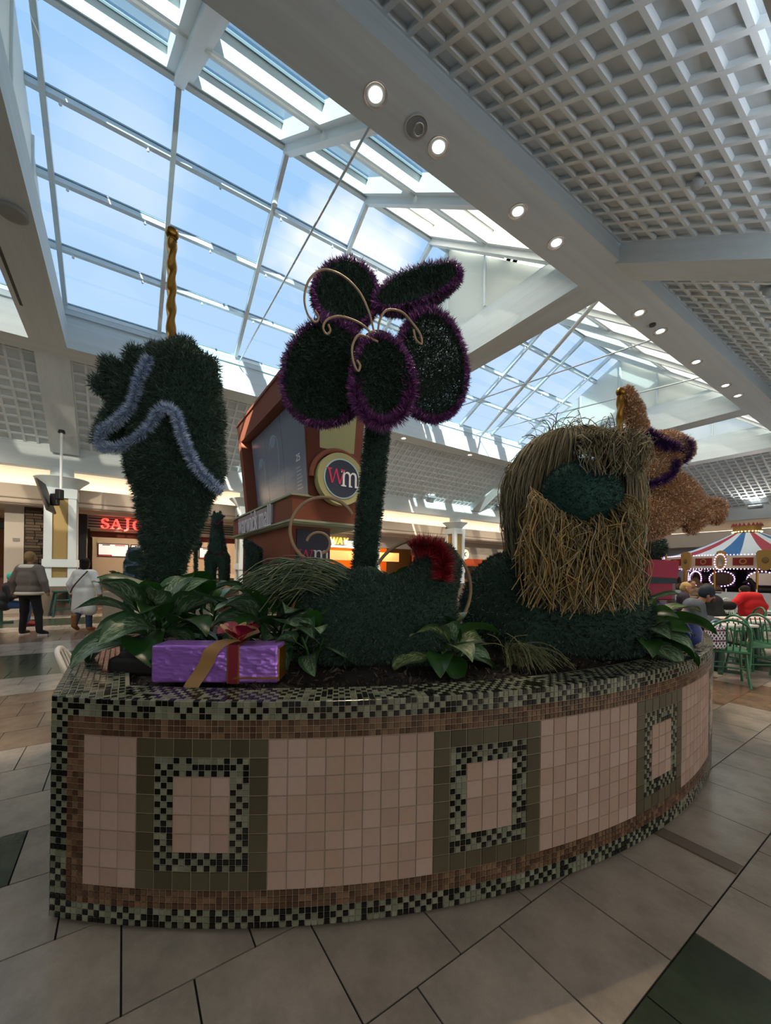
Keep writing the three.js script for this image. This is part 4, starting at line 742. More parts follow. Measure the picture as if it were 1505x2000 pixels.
// ---------------------------------------------------------------- directory kiosk
// solid between two four-cornered outlines
function hexa(b, t) {
  const P = [], q = (a, c, d, e) => { for (const v of [a, c, d, a, d, e]) P.push(...v); };
  q(b[3], b[2], b[1], b[0]); q(t[0], t[1], t[2], t[3]); for (let i = 0; i < 4; i++) q(b[i], b[(i + 1) % 4], t[(i + 1) % 4], t[i]);
  const g = new THREE.BufferGeometry(); g.setAttribute('position', new THREE.Float32BufferAttribute(P, 3)); g.computeVertexNormals(); return g;
}
const rect = (x0, x1, z0, z1, y) => [[x0, y, z0], [x1, y, z0], [x1, y, z1], [x0, y, z1]];   // z0 is the nearer side
{
  const X = 2.433, Z = -6.557, K = thing('directory_kiosk', 'tall flared terracotta directory kiosk with screen and round monogram sign', 'kiosk', [X, 0, Z]);
  const terra = mat(0x7e4632, 0.75), olive = mat(0xa9a878, 0.7), sage = mat(0x9aa58c, 0.7), navy = mat(0x222c44, 0.5), inkBlue = mat(0x0e2033, 0.6);
  obj('base', [span(0.14, 0.95, 0, 2.3, -0.45, -3.9)], terra, K);
  obj('canopy', [span(0, 1.5, 2.36, 2.78, 0, -4.4)], terra, K);
  obj('canopy_trim', [span(-0.04, 1.54, 2.78, 2.815, 0.04, -4.44), span(-0.03, 1.53, 2.33, 2.365, 0.03, -4.43)], sage, K);
  obj('canopy_soffit', [span(0.02, 1.48, 2.3, 2.34, -0.02, -4.38)], sage, K);
  const bulb = mat(0xffffff, 0.5, { emissive: 0xffe08a, emissiveIntensity: 5 });
  for (const z of [-0.7, -1.9, -3.1]) obj('canopy_lamp', cyl(0.05, 0.05, 0.01, 12, 0.2, 2.296, z), bulb, K);
  // flared tower: frame of four sides round a recessed screen facing west
  const b = [0.30, 1.30, 0.05, -4.25, 2.8], t = [0.08, 1.42, 0.12, -4.45, 5.3];
  const x0 = (y) => b[0] + (t[0] - b[0]) * (y - 2.8) / 2.5, x1 = (y) => b[1] + (t[1] - b[1]) * (y - 2.8) / 2.5, zf = (y) => b[2] + (t[2] - b[2]) * (y - 2.8) / 2.5, zb = (y) => b[3] + (t[3] - b[3]) * (y - 2.8) / 2.5;
  obj('tower_core', hexa(rect(x0(2.8) + 0.3, x1(2.8), zf(2.8) - 0.02, zb(2.8), 2.8), rect(x0(5.3) + 0.3, x1(5.3), zf(5.3) - 0.02, zb(5.3), 5.3)), inkBlue, K);
  const side = (za, zb2) => hexa(rect(x0(2.8), x0(2.8) + 0.4, za(2.8), zb2(2.8), 2.8), rect(x0(5.3), x0(5.3) + 0.4, za(5.3), zb2(5.3), 5.3));
  obj('tower_frame', [side((y) => zf(y), (y) => zf(y) - 0.07), side((y) => zb(y) + 0.25, zb), hexa(rect(x0(4.85), x0(4.85) + 0.45, zf(4.85), zb(4.85), 4.85), rect(x0(5.3), x0(5.3) + 0.45, zf(5.3), zb(5.3), 5.3)), hexa(rect(x0(2.8) - 0, x1(2.8), zf(2.8), zf(2.8) - 0.05, 2.8), rect(x0(5.3), x1(5.3), zf(5.3), zf(5.3) - 0.05, 5.3)), hexa(rect(x0(5.3) - 0.03, x1(5.3) + 0.03, zf(5.3) + 0.03, zb(5.3) - 0.03, 5.3), rect(x0(5.3) - 0.03, x1(5.3) + 0.03, zf(5.3) + 0.03, zb(5.3) - 0.03, 5.36))], terra, K);
  const ad = canvasTex(1024, 640, (c, w, h) => {
    c.fillStyle = '#5f6a7d'; c.fillRect(0, 0, w, h);
    reseed(9); for (let i = 0; i < 60; i++) { c.fillStyle = `rgba(${150 + rnd() * 60},${150 + rnd() * 50},${160 + rnd() * 40},0.05)`; c.beginPath(); c.ellipse(w * (0.1 + rnd() * 0.6), h * (0.62 + rnd() * 0.2), 60 + rnd() * 150, 14 + rnd() * 26, 0, 0, 7); c.fill(); }
    c.strokeStyle = 'rgba(150,185,215,0.5)'; c.lineWidth = 7; for (const [x, y, s] of [[0.17, 0.42, 1], [0.44, 0.3, 1.35]]) { c.beginPath(); c.ellipse(w * x, h * y, 60 * s, 70 * s, 0, 3.2, 6.4); c.stroke(); c.beginPath(); c.moveTo(w * x + 60 * s, h * y); c.quadraticCurveTo(w * x + 66 * s, h * y + 150 * s, w * x + 10 * s, h * y + 190 * s); c.stroke(); c.fillStyle = 'rgba(130,170,205,0.35)'; c.beginPath(); c.ellipse(w * x - 8, h * y - 40 * s, 38 * s, 34 * s, 0, 0, 7); c.fill(); }
    c.strokeStyle = 'rgba(20,26,36,0.9)'; c.lineWidth = 3; for (const x of [0.28, 0.6]) { c.beginPath(); c.moveTo(w * x, 0); c.lineTo(w * x, h); c.stroke(); }
    c.fillStyle = '#c8ccd6'; c.font = 'bold 62px sans-serif'; c.fillText('25', w * 0.8, h * 0.6); c.fillStyle = 'rgba(200,204,214,0.7)'; for (let i = 0; i < 7; i++) c.fillRect(w * 0.8, h * (0.66 + i * 0.035), 62 + (i * 17) % 26, 7);
  });
  { // screen: a flat board leaning with the tower
    const ya = 2.86, yb = 4.82, xs = (y) => x0(y) + 0.2, p = [[xs(ya), ya, zb(ya) + 0.5], [xs(ya), ya, zf(ya) - 0.35], [xs(yb), yb, zf(yb) - 0.35], [xs(yb), yb, zb(yb) + 0.5]], g = new THREE.BufferGeometry();
    g.setAttribute('position', new THREE.Float32BufferAttribute([0, 1, 2, 0, 2, 3].map((i) => p[i]).flat(), 3)); g.setAttribute('uv', new THREE.Float32BufferAttribute([[0, 0], [1, 0], [1, 1], [0, 0], [1, 1], [0, 1]].flat(), 2)); g.computeVertexNormals();
    obj('screen', g, new THREE.MeshPhysicalMaterial({ map: ad, emissiveMap: ad, emissive: 0xffffff, emissiveIntensity: 0.06, roughness: 0.25, specularIntensity: 0.8, name: 'ad_screen' }), K).userData.label = 'grey advertising screen with pale figures';
    obj('screen_back', hexa([[xs(ya) + 0.01, ya, zf(ya) - 0.35], [xs(ya) + 0.12, ya, zf(ya) - 0.35], [xs(ya) + 0.12, ya, zb(ya) + 0.5], [xs(ya) + 0.01, ya, zb(ya) + 0.5]], [[xs(yb) + 0.01, yb, zf(yb) - 0.35], [xs(yb) + 0.12, yb, zf(yb) - 0.35], [xs(yb) + 0.12, yb, zb(yb) + 0.5], [xs(yb) + 0.01, yb, zb(yb) + 0.5]]), inkBlue, K);
  }
  // monogram disc on the south face
  const disc = new THREE.Group(); disc.name = 'round_sign'; K.add(disc); disc.position.set(0.83, 3.13, 0.12);
  const rx = Math.PI / 2; obj('rim', [cyl(0.47, 0.47, 0.16, 48, 0, 0, 0.05, rx)], olive, disc); obj('blue_ring', cyl(0.36, 0.36, 0.02, 48, 0, 0, 0.135, rx), mat(0xa9cbd6, 0.5), disc); obj('face', cyl(0.335, 0.335, 0.02, 48, 0, 0, 0.142, rx), navy, disc);
  obj('monogram_letter', tf(text('w', 0.36, 0.012, fontSerif, 0.85), -0.13, 0.03, 0.15), mat(0xc22e5c, 0.5), disc); obj('monogram_letter', tf(text('m', 0.36, 0.012, fontSerif, 0.8), 0.145, 0.0, 0.15), mat(0xe9eaf0, 0.5), disc);
  obj('front_panel', hexa([[0.47, 3.68, 0.075], [1.17, 3.68, 0.075], [1.17, 3.68, 0.05], [0.47, 3.68, 0.05]], [[0.42, 4.95, 0.14], [1.22, 4.95, 0.14], [1.22, 4.95, 0.09], [0.42, 4.95, 0.09]]), olive, K);
  obj('front_arch', [tf(new THREE.TorusGeometry(0.53, 0.05, 6, 30, Math.PI), 0.83, 3.13, 0.12)], terra, K);
  // name board along the west side
  const board = obj('name_board', box(0.03, 0.36, 2.7, -0.02, 2.57, -2.35), mat(0x8a8390, 0.5), K);
  obj('name', tf(text('warwick mall', 0.4, 0.012, fontSerif, 0.72), -0.036, 2.56, -2.35, 0, -Math.PI / 2), mat(0xecebf2, 0.5), K);
  obj('directory_panel', box(0.66, 1.7, 0.03, 0.58, 1.4, -0.43), navy, K); obj('directory_letter', tf(text('w', 0.28, 0.01, fontSerif), 0.42, 1.76, -0.41), mat(0xc22e5c, 0.5), K); obj('directory_letter', tf(text('m', 0.28, 0.01, fontSerif), 0.74, 1.76, -0.41), mat(0xe9eaf0, 0.5), K);
}

// ---------------------------------------------------------------- columns of the food court
function column(label, x, z) {
  const t = thing('column', label, 'column', [x, 0, z], 0, 'food court columns'), w = 0.78, blue = mat(0xc6d2d6, 0.6);
  obj('plinth', box(w + 0.06, 0.9, w + 0.06, 0, 0.45, 0), mat(0x6d6258, 0.85), t);
  obj('shaft', [box(w - 0.14, 3.1, w - 0.14, 0, 2.4, 0)], blue, t);
  const post = []; for (const sx of [-1, 1]) for (const sz of [-1, 1]) post.push(box(0.2, 3.05, 0.2, sx * (w / 2 - 0.1), 2.4, sz * (w / 2 - 0.1)));
  obj('corner_posts', post, blue, t); obj('rails', [box(w + 0.03, 0.26, w + 0.03, 0, 1.03, 0), box(w + 0.06, 0.24, w + 0.06, 0, 1.61, 0), box(w + 0.03, 0.3, w + 0.03, 0, 3.78, 0)], blue, t);
  for (const a of [0, 1, 2, 3]) { const g = new THREE.Group(); g.name = 'brass_inlay'; t.add(g); g.rotation.y = a * Math.PI / 2; const bm = mat(0x9c8657, 0.5, { metalness: 0.5 }); obj('tall_panel', box(w - 0.4, 1.86, 0.02, 0, 2.68, w / 2 - 0.06), bm, g); obj('low_panel', box(w - 0.4, 0.32, 0.02, 0, 1.33, w / 2 - 0.06), bm, g); }
  obj('capital', lathe([[0.30, 3.9], [0.40, 3.95], [0.5, 4.08], [0.68, 4.24], [0.70, 4.26], [0.66, 4.27], [0.3, 4.2]], 32), blue, t);
  obj('neck', cyl(0.3, 0.3, 0.4, 24, 0, 4.38, 0), blue, t);
  return t;
}
column('white column with brass inlays left of the man in shearling', -1.63, -16.0);
column('white column with brass inlays beside the round yellow sign', 15.4, -16.0);
column('white column mostly hidden behind the seahorse', 4.1, -16.0); column('white column hidden behind the kiosk', 9.75, -16.0);

// ---------------------------------------------------------------- shops
const glowMat = (h, k) => mat(0xffffff, 0.6, { emissive: h, emissiveIntensity: k });
{
  // pizza counter with red neon name
  const s = thing('pizza_shop', 'food shop with red neon sign and menu screens behind the seahorse', 'shop', [0, 0, -17.2]);
  obj('pier', [span(-1.55, -1.08, 0, 3.42, 0, -0.5)], mat(0x2c2a28, 0.8), s); obj('pier', [span(5.6, 6.2, 0, 3.42, 0, -0.5)], mat(0x8a8378, 0.8), s);
  obj('header_panel', span(-1.08, 5.6, 2.9, 3.42, -0.3, -0.4), mat(0xcdc2b0, 0.8), s);
  const slat = span(-1.05, 5.6, 0, 0.03, -0.24, -0.29); for (let i = 0; i < 5; i++) { const m = obj('slat', slat, dark, s); m.position.y = 2.95 + i * 0.1; }
  obj('awning', [span(-1.0, 5.6, 2.62, 2.82, -0.5, -0.62)], mat(0x6e2a1c, 0.8), s);
  obj('soffit', span(-1.0, 5.6, 2.82, 2.9, -0.3, -4.0), mat(0xb09a80, 0.8), s);
  obj('rear_wall', [span(-1.1, 5.7, 0, 3.3, -3.6, -3.8)], mat(0xc9b9a2, 0.85), s);
  obj('counter', [span(-0.9, 5.5, 0, 1.05, -1.2, -1.9)], mat(0x8a6f52, 0.7), s); obj('counter_top', span(-0.95, 5.55, 1.05, 1.1, -1.1, -2.0), mat(0x3d332b, 0.4), s);
  const lamp = (x, y, z, e, h = 0xffe2c2) => { obj('lamp', cyl(0.06, 0.06, 0.012, 12, x, y, z), glowMat(h, 4), s); const l = new THREE.PointLight(h, e); l.position.set(x, y - 0.06, z - 17.2); l.castShadow = true; scene.add(l); };
  lamp(0.2, 2.8, -1.2, 8); lamp(2.3, 2.8, -1.2, 8); lamp(4.4, 2.8, -1.2, 8);
  const sign = thing('neon_sign', 'red neon letters above the pizza counter', 'sign', [0.14, 3.1, -17.43]), red = glowMat(0xff2418, 2.2);
  [...'SAJO', 'S'].forEach((ch, i) => obj('letter', tf(text(ch, 0.36, 0.06, fontSerifBold), -0.7 + i * 0.335 + (i === 4 ? 0.09 : 0), 0, 0), red, sign));
  obj('apostrophe', box(0.05, 0.14, 0.06, 0.51, 0.22, 0.03, 0, 0, -0.3), glowMat(0x2fd14a, 2), sign);
  const menu = canvasTex(256, 128, (c, w, h) => { c.fillStyle = '#f3f1ee'; c.fillRect(0, 0, w, h); c.fillStyle = '#a02020'; c.fillRect(0, h - 14, w * 0.45, 14); c.fillRect(w * 0.55, 4, w * 0.36, 10); c.fillStyle = '#222'; c.fillRect(w * 0.12, 4, w * 0.26, 10); c.fillStyle = '#b9b4b0'; for (let i = 0; i < 9; i++) for (const x of [0.06, 0.54]) c.fillRect(w * x, 22 + i * 10, w * (0.2 + ((i * 7) % 5) * 0.04), 4); });
  const mm = new THREE.MeshStandardMaterial({ color: 0xffffff, roughness: 0.5, emissiveMap: menu, map: menu, emissive: 0xffffff, emissiveIntensity: 0.7, name: 'menu_screen' });
  for (const [x, l] of [[-0.36, 'lit menu screen nearest the woman in the white coat'], [0.82, 'lit menu screen half hidden by the seahorse tail'], [3.6, 'lit menu screen between seahorse and giraffe']]) { const m = thing('menu_screen', l, 'screen', [x, 2.27, -20.76], 0, 'menu screens'); obj('bezel', box(1.12, 0.58, 0.05, 0, 0, 0), mat(0x3b1d22, 0.5), m); obj('display', tf(new THREE.PlaneGeometry(1.04, 0.5), 0, 0, 0.028), mm, m); }
}
{ // neighbours of the pizza counter: pier, stone pier, and the burger shop at the edge
  const s = thing('stone_pier', 'brown stacked stone pier behind the man in shearling', 'pier', [-2.3, 0, -17.1]); reseed(55);
  obj('backing', box(0.7, 3.42, 0.4, 0, 1.71, 0), mat(0x241c15, 0.9), s); const sm = [0x4a3c2f, 0x3c3026, 0x58493a, 0x43382c].map((h) => mat(h, 0.9)), gs = [0.22, 0.3, 0.4].map((w) => new RoundedBoxGeometry(w - 0.012, 0.085, 0.06, 1, 0.01));
  for (let r = 0; r < 36; r++) { let x = -0.35 + rr(0, 0.06); while (x < 0.3) { const k = Math.floor(rnd() * 3), w = [0.22, 0.3, 0.4][k]; if (x + w > 0.36) break; const m = obj('stone', gs[k], pick(sm), s); m.position.set(x + w / 2, 0.05 + r * 0.095, 0.2 + rr(0, 0.03)); x += w; } }
  const p = thing('wall_pier', 'plain grey pier at the left of the stone pier', 'pier', [-2.89, 0, -17.1]); obj('shaft', box(0.46, 3.42, 0.4, 0, 1.71, 0), mat(0xb1a89c, 0.85), p); obj('plaque', box(0.16, 0.1, 0.02, 0.05, 2.35, 0.21), mat(0x777069, 0.5), p);
  const b = thing('burger_shop', 'orange lit food shop at the far left edge', 'shop', [-6.0, 0, -17.2]); obj('rear_wall', span(-2.8, 2.8, 0, 3.3, -3.4, -3.6), mat(0x6b4a34, 0.85), b); obj('counter', span(-2.7, 2.7, 0, 1.1, -0.8, -1.5), mat(0x4a2a20, 0.7), b);
  const pic = canvasTex(256, 128, (c, w, h) => { c.fillStyle = '#7a2d12'; c.fillRect(0, 0, w, h); reseed(3); for (let i = 0; i < 60; i++) { c.fillStyle = pick(['#f2b054', '#ffdf9a', '#d9531e', '#fff0c0', '#3f6b2a']); c.beginPath(); c.ellipse(rnd() * w, rnd() * h, 8 + rnd() * 26, 5 + rnd() * 14, 0, 0, 7); c.fill(); } });
  obj('menu_picture', span(-2.6, 2.6, 1.9, 2.7, -0.5, -0.56), new THREE.MeshStandardMaterial({ map: pic, emissiveMap: pic, emissive: 0xffffff, emissiveIntensity: 0.9, roughness: 0.5, name: 'menu_screen' }), b); obj('header', span(-2.8, 2.8, 2.75, 2.95, -0.4, -0.7), black, b);
}
{ // white service doors between the counters
  const d = struct('door_1', 'grey glazed service doors seen between giraffe and kiosk'); obj('wall_panel', span(6.2, 7.6, 0, 3.42, -17.3, -17.5), mat(0xcbb99e, 0.85), d); obj('leaf', span(6.45, 6.85, 0, 2.1, -17.25, -17.3), mat(0x8f9296, 0.5), d); obj('leaf', span(6.95, 7.35, 0, 2.1, -17.25, -17.3), mat(0x8f9296, 0.5), d);
}
{ // sandwich shop behind the flower stem
  const s = thing('sandwich_shop', 'warm orange lit sandwich shop behind the flower stem', 'shop', [10.6, 0, -17.2]);
  obj('rear_wall', span(-3.0, 3.3, 0, 3.3, -3.4, -3.6), mat(0xd9822e, 0.8), s); obj('header', span(-3.0, 3.3, 2.75, 3.42, -0.1, -0.3), mat(0xa69c90, 0.8), s); obj('light_strip', span(-2.9, 0.6, 2.66, 2.74, -0.05, -0.12), glowMat(0xffffff, 2), s); obj('counter', span(-2.8, 3.1, 0, 1.15, -0.9, -1.6), mat(0x9a5a26, 0.6), s); obj('menu_band', span(-2.9, 3.2, 2.1, 2.62, -1.9, -2.0), glowMat(0xf59a3a, 0.7), s);
  for (const x of [-2, 0.2, 2.2]) { obj('lamp', cyl(0.08, 0.08, 0.02, 12, x, 3.28, -1.7), glowMat(0xffd08a, 5), s); const l = new THREE.PointLight(0xffb05a, 9); l.position.set(10.6 + x, 3.1, -18.9); l.castShadow = true; scene.add(l); }
  const g = thing('sandwich_sign', 'lit white and yellow slanted sign letters beside the flower stem', 'sign', [8.35, 2.98, -17.29]); const sk = (q) => q.applyMatrix4(new THREE.Matrix4().makeShear(0, 0, 0.12, 0, 0, 0));
  [...'SUBWAY'].forEach((ch, i) => obj('letter', tf(sk(text(ch, 0.34, 0.06)), -0.78 + i * 0.30 + (i > 2 ? 0.06 : 0) + (i > 3 ? 0.06 : 0), 0, 0), i < 3 ? glowMat(0xf6fbf2, 1.4) : glowMat(0xffc400, 1.2), g));
}
{ // orange fronted shops at either side of the far column
  const s = thing('coffee_shop', 'orange fronted shop beyond the far column', 'shop', [17.6, 0, -17.2]); obj('rear_wall', span(-1.6, 4, 0, 3.3, -3.4, -3.6), mat(0x8a7d70, 0.8), s); obj('fascia', span(-1.6, 2.6, 1.9, 2.35, 0.05, -0.1), mat(0xb1481c, 0.7), s); obj('header', span(-1.6, 4, 2.35, 3.42, 0, -0.2), mat(0xa2978a, 0.8), s); obj('counter', span(-1.5, 2.5, 0, 1.1, -0.3, -1), mat(0x9a4a22, 0.7), s);
  const r = thing('round_sign', 'round yellow lit sign with dark letter beside the far column', 'sign', [17.4, 2.62, -17.16]); obj('disc', cyl(0.3, 0.3, 0.06, 28, 0, 0, 0, Math.PI / 2), glowMat(0xffd46a, 1.3), r); obj('ring', new THREE.TorusGeometry(0.3, 0.03, 8, 28), mat(0x3a2a14, 0.5), r); obj('letter', tf(text('C', 0.26, 0.03), 0, 0, 0.035), mat(0x2a2018, 0.5), r);
  const q = thing('orange_stall', 'small orange fronted stall left of the red hen comb', 'shop', [13.9, 0, -17.0]); obj('front', span(-0.75, 0.65, 0, 1.15, 0, -0.4), mat(0xc25a1c, 0.7), q); obj('fascia', span(-0.75, 0.65, 1.9, 2.4, 0.05, -0.1), mat(0xb1421a, 0.7), q); obj('glow_panel', span(-0.6, 0.5, 1.2, 1.85, -0.2, -0.25), glowMat(0xf0a040, 0.7), q); obj('post', [span(-0.75, -0.68, 0, 2.4, 0, -0.1), span(0.58, 0.65, 0, 2.4, 0, -0.1)], mat(0x7a3212, 0.7), q);
}
// television on its ceiling pole
{
  const p = at(119, 955, 11.2), t = thing('ceiling_television', 'flat television hung on a white ceiling pole by the column', 'television', [p.x, 0, p.z], -YAW); t.updateMatrixWorld(); const y = (py) => t.worldToLocal(at(119, py, 11.2)).y;
  obj('pole', cyl(0.035, 0.035, y(840) - y(958), 10, 0, (y(840) + y(958)) / 2, 0), whiteTrim, t); obj('ceiling_cup', cyl(0.07, 0.09, 0.08, 12, 0, y(843), 0), dark, t);
  obj('bracket', [rbox(0.16, 0.3, 0.16, 0.03, -0.04, y(966), 0), rbox(0.22, 0.34, 0.12, 0.03, -0.17, y(976), 0)], black, t);
  obj('screen', rbox(0.06, 0.92, 0.95, 0.02, -0.44, y(970), 0.0, 0, 0.52, 0.3), mat(0x55402f, 0.4), t); obj('rear_cover', rbox(0.04, 0.88, 0.9, 0.01, -0.4, y(970), 0.02, 0, 0.52, 0.3), black, t);
}
// speakers and sensors on the beams
{
  const p = onY(813, 247, HS), sp = thing('ceiling_speaker', 'round grey speaker in the soffit between two downlights', 'speaker', [p.x, HS - 0.001, p.z]); obj('ring', lathe([[0.14, 0], [0.15, -0.015], [0.13, -0.02], [0.12, 0]], 24), mat(0xb9bdbc, 0.6), sp); obj('grille', cyl(0.12, 0.12, 0.014, 24, 0, -0.006, 0), mat(0x8f9494, 0.7), sp); obj('cage', tf(new THREE.TorusGeometry(0.06, 0.012, 6, 16), 0.02, -0.04, 0.02, 1.2), chrome, sp);
  const q = onY(24, 412, HS), s2 = thing('ceiling_speaker', 'round flat speaker under the beam at the left edge', 'speaker', [q.x, HS - 0.001, q.z]); obj('ring', lathe([[0.18, 0], [0.19, -0.05], [0.15, -0.06], [0.0, -0.06]], 28), mat(0x8b9090, 0.7), s2);
  const v = onY(20, 540, HS), vt = thing('slot_vent', 'long dark slot vent in the beam at the left edge', 'vent', [v.x, HS - 0.004, v.z]); obj('slot', box(0.05, 0.006, 1.9), black, vt);
  const sens = (px, py, label) => { const o = V(0, EYE, 0), d = at(px, py, 1).sub(o), n = V(0, Math.cos(tiltS), Math.sin(tiltS)), k = V(0, HS + 0.26, ZSO).sub(o).dot(n) / d.dot(n), h = o.addScaledVector(d, k), t = thing('ceiling_sensor', label, 'sensor', [h.x, h.y, h.z], 0, 'ceiling sensors'); obj('dome', tf(lathe([[0.07, 0.06], [0.075, 0.0], [0.05, -0.03], [0, -0.04]], 18), 0, 0, 0, tiltS), mat(0x9a9f9f, 0.6), t); };
  sens(1360, 362, 'small round sensor on the coffered slope above the sloped beam'); sens(1497, 572, 'small round sensor on the coffered slope past the sloped beam');
  const e = onY(1274, 633, HS), et = thing('soffit_sensor', 'dark little sensor between two downlights past the sloped beam', 'sensor', [e.x, HS - 0.02, e.z]); obj('body', cyl(0.06, 0.06, 0.04, 14), mat(0x4a4f50, 0.6), et);
  // uplighters on the fascia
  const up = (x, lab) => { const t = thing('uplight', lab, 'lamp', [x, LOW + 0.4, ZNF + 0.28]); obj('housing', [rbox(0.5, 0.16, 0.26, 0.05, 0, 0, 0)], mat(0x747b7d, 0.5), t); obj('lens', box(0.42, 0.01, 0.2, 0, 0.086, 0), glowMat(0xffffff, 3), t); const l = new THREE.SpotLight(0xfff6ea, 40, 0, 0.9, 0.7, 2); l.position.set(x, LOW + 0.52, ZNF + 0.28); l.target.position.set(x, LOW + 2.2, ZNF + 1.6); l.castShadow = true; scene.add(l, l.target); };
  up(13.3, 'uplighter on the fascia left of the far column'); up(18.6, 'uplighter on the fascia right of the far column'); 
  const te = thing('uplight', 'uplighter on the far wall above the carousel crown', 'lamp', [27.5, LOW + 0.1, -6.2]); obj('housing', rbox(0.26, 0.16, 0.6, 0.05), mat(0x747b7d, 0.5), te); obj('lens', box(0.2, 0.01, 0.5, 0, 0.086, 0), glowMat(0xffffff, 3), te); const l = new THREE.SpotLight(0xfff6ea, 40, 0, 0.9, 0.7, 2); l.position.set(27.5, LOW + 0.22, -6.2); l.target.position.set(25.5, LOW + 2, -6.2); l.castShadow = true; scene.add(l, l.target);
}
// ---------------------------------------------------------------- second planter with more topiaries, far behind
{
  const p = at(345, 1130, 9.7), b = thing('far_planter', 'low tiled planter under the giraffe topiary', 'planter', [p.x, 0, p.z], -YAW); obj('body', rbox(2.5, 0.95, 1.7, 0.05, 0, 0.475, 0), mat(0x9a8d7c, 0.7), b); obj('soil', box(2.3, 0.06, 1.5, 0, 0.95, 0), mat(0x17110d, 1), b);
  reseed(301);
  const g = stand('giraffe_topiary', 'upright green giraffe topiary with pink tinsel collar', 'topiary', 424, 9.3, 0.96), lg = limbs(g, [[424, 1022, 9, 424, 1012, 8, 0.1], [424, 1012, 8, 424, 1070, 15], [424, 1070, 15, 424, 1085, 19], [412, 1090, 11, 412, 1130, 9, 0.1], [437, 1090, 11, 437, 1130, 9, 0.1], [412, 1090, 11, 410, 1130, 9, -0.3], [437, 1090, 11, 439, 1130, 9, -0.3], [420, 1008, 3, 418, 999, 2.4], [428, 1008, 3, 430, 999, 2.4], [418, 1011, 3, 410, 1008, 2], [430, 1011, 3, 438, 1008, 2]], 0.06, 0.03);
  obj('body', lg, hull, g); fuzz(g, lg, 9000, { len: [0.03, 0.05], wid: [0.006, 0.01] });
  tinsel(g, 'collar', Array.from({ length: 9 }, (_, i) => { const a = Math.PI + i / 8 * Math.PI; return g.q(424 + Math.cos(a) * 15, 1078 - Math.sin(a) * 4, 0.22); }), 0.035, [[0.3, 0.03, 0.08], [0.2, 0.02, 0.06]], 1500, 'dark pink tinsel collar'); tinsel(g, 'bridle', [[415, 1014, 0.16], [424, 1024, 0.22], [433, 1014, 0.16]].map((q) => g.q(...q)), 0.03, [[0.3, 0.05, 0.1]], 1500);
  const s = stand('seal_topiary', 'small green topiary edged in pale blue tinsel behind the seahorse tail', 'topiary', 266, 9.2, 0.96), ls = limbs(s, [[263, 1082, 13, 262, 1100, 13], [262, 1105, 17, 262, 1125, 16]], 0.06, 0.03); obj('body', ls, hull, s); fuzz(s, ls, 4000, { len: [0.03, 0.05], wid: [0.006, 0.01] });
  tinsel(s, 'edging', [[272, 1070, 0.15], [250, 1078, 0.16], [250, 1095, 0.18], [270, 1102, 0.2], [246, 1105, 0.22], [244, 1118, 0.22], [262, 1126, 0.24]].map((q) => s.q(...q)), 0.045, [[0.2, 0.3, 0.4], [0.12, 0.2, 0.3], [0.35, 0.45, 0.55]], 1300, 'pale blue tinsel edging');
  const gp = at(260, 1131, 9.0), pk = thing('present', 'small pink present in the far planter behind the seahorse', 'present', [gp.x, 0.985, gp.z], -YAW); obj('box', rbox(0.3, 0.22, 0.25, 0.01, 0, 0.11, 0), mat(0xc01a62, 0.6), pk); obj('ribbon', [box(0.06, 0.224, 0.256, 0, 0.112, 0)], mat(0xd9a8c0, 0.6), pk);
  const bt = stand('ball_topiary', 'small green topiary ball right of the seahorse tail', 'topiary', 382, 8.9, 0.96), bg = limbs(bt, [[382, 1064, 9, 383, 1062, 9], [382, 1075, 3, 382, 1130, 3]], 0.04, 0.03); obj('body', bg, hull, bt); fuzz(bt, bg, 2500, { len: [0.03, 0.05], wid: [0.006, 0.01] });
  reseed(302);
  for (const [px, lab] of [[228, 'far leafy plant behind the woman in the white coat'], [400, 'far leafy plant at the feet of the giraffe'], [330, 'far leafy plant hidden behind the seahorse tail']]) { const q = at(px, 1125, 9.3), t = thing('leafy_plant', lab, 'plant', [q.x, 0.97, q.z], 0, 'far leafy plants'); obj('stem', cyl(0.02, 0.02, 0.2, 6, 0, 0.1, 0), leafDark, t); for (let i = 0; i < 22; i++) { const m = obj('leaf', LEAVES[i % 5], pick([leafMat, leafDark]), t); m.position.y = 0.1 + 0.12 * (i / 22); m.rotation.y = i * 2.4; m.scale.setScalar(1.1); } }
  const kt = stand('bird_topiary', 'grey green topiary animal under the kiosk canopy edge', 'topiary', 492, 8.2, 0.0), kg = limbs(kt, [[478, 1054, 3, 486, 1066, 9], [486, 1066, 9, 500, 1078, 11], [500, 1078, 11, 500, 1200, 9], [488, 1080, 8, 486, 1110, 8]], 0.05, 0.03); obj('body', kg, mat(0x1d3028, 0.95), kt); fuzz(kt, kg, 4000, { len: [0.03, 0.05], wid: [0.006, 0.01] });
}
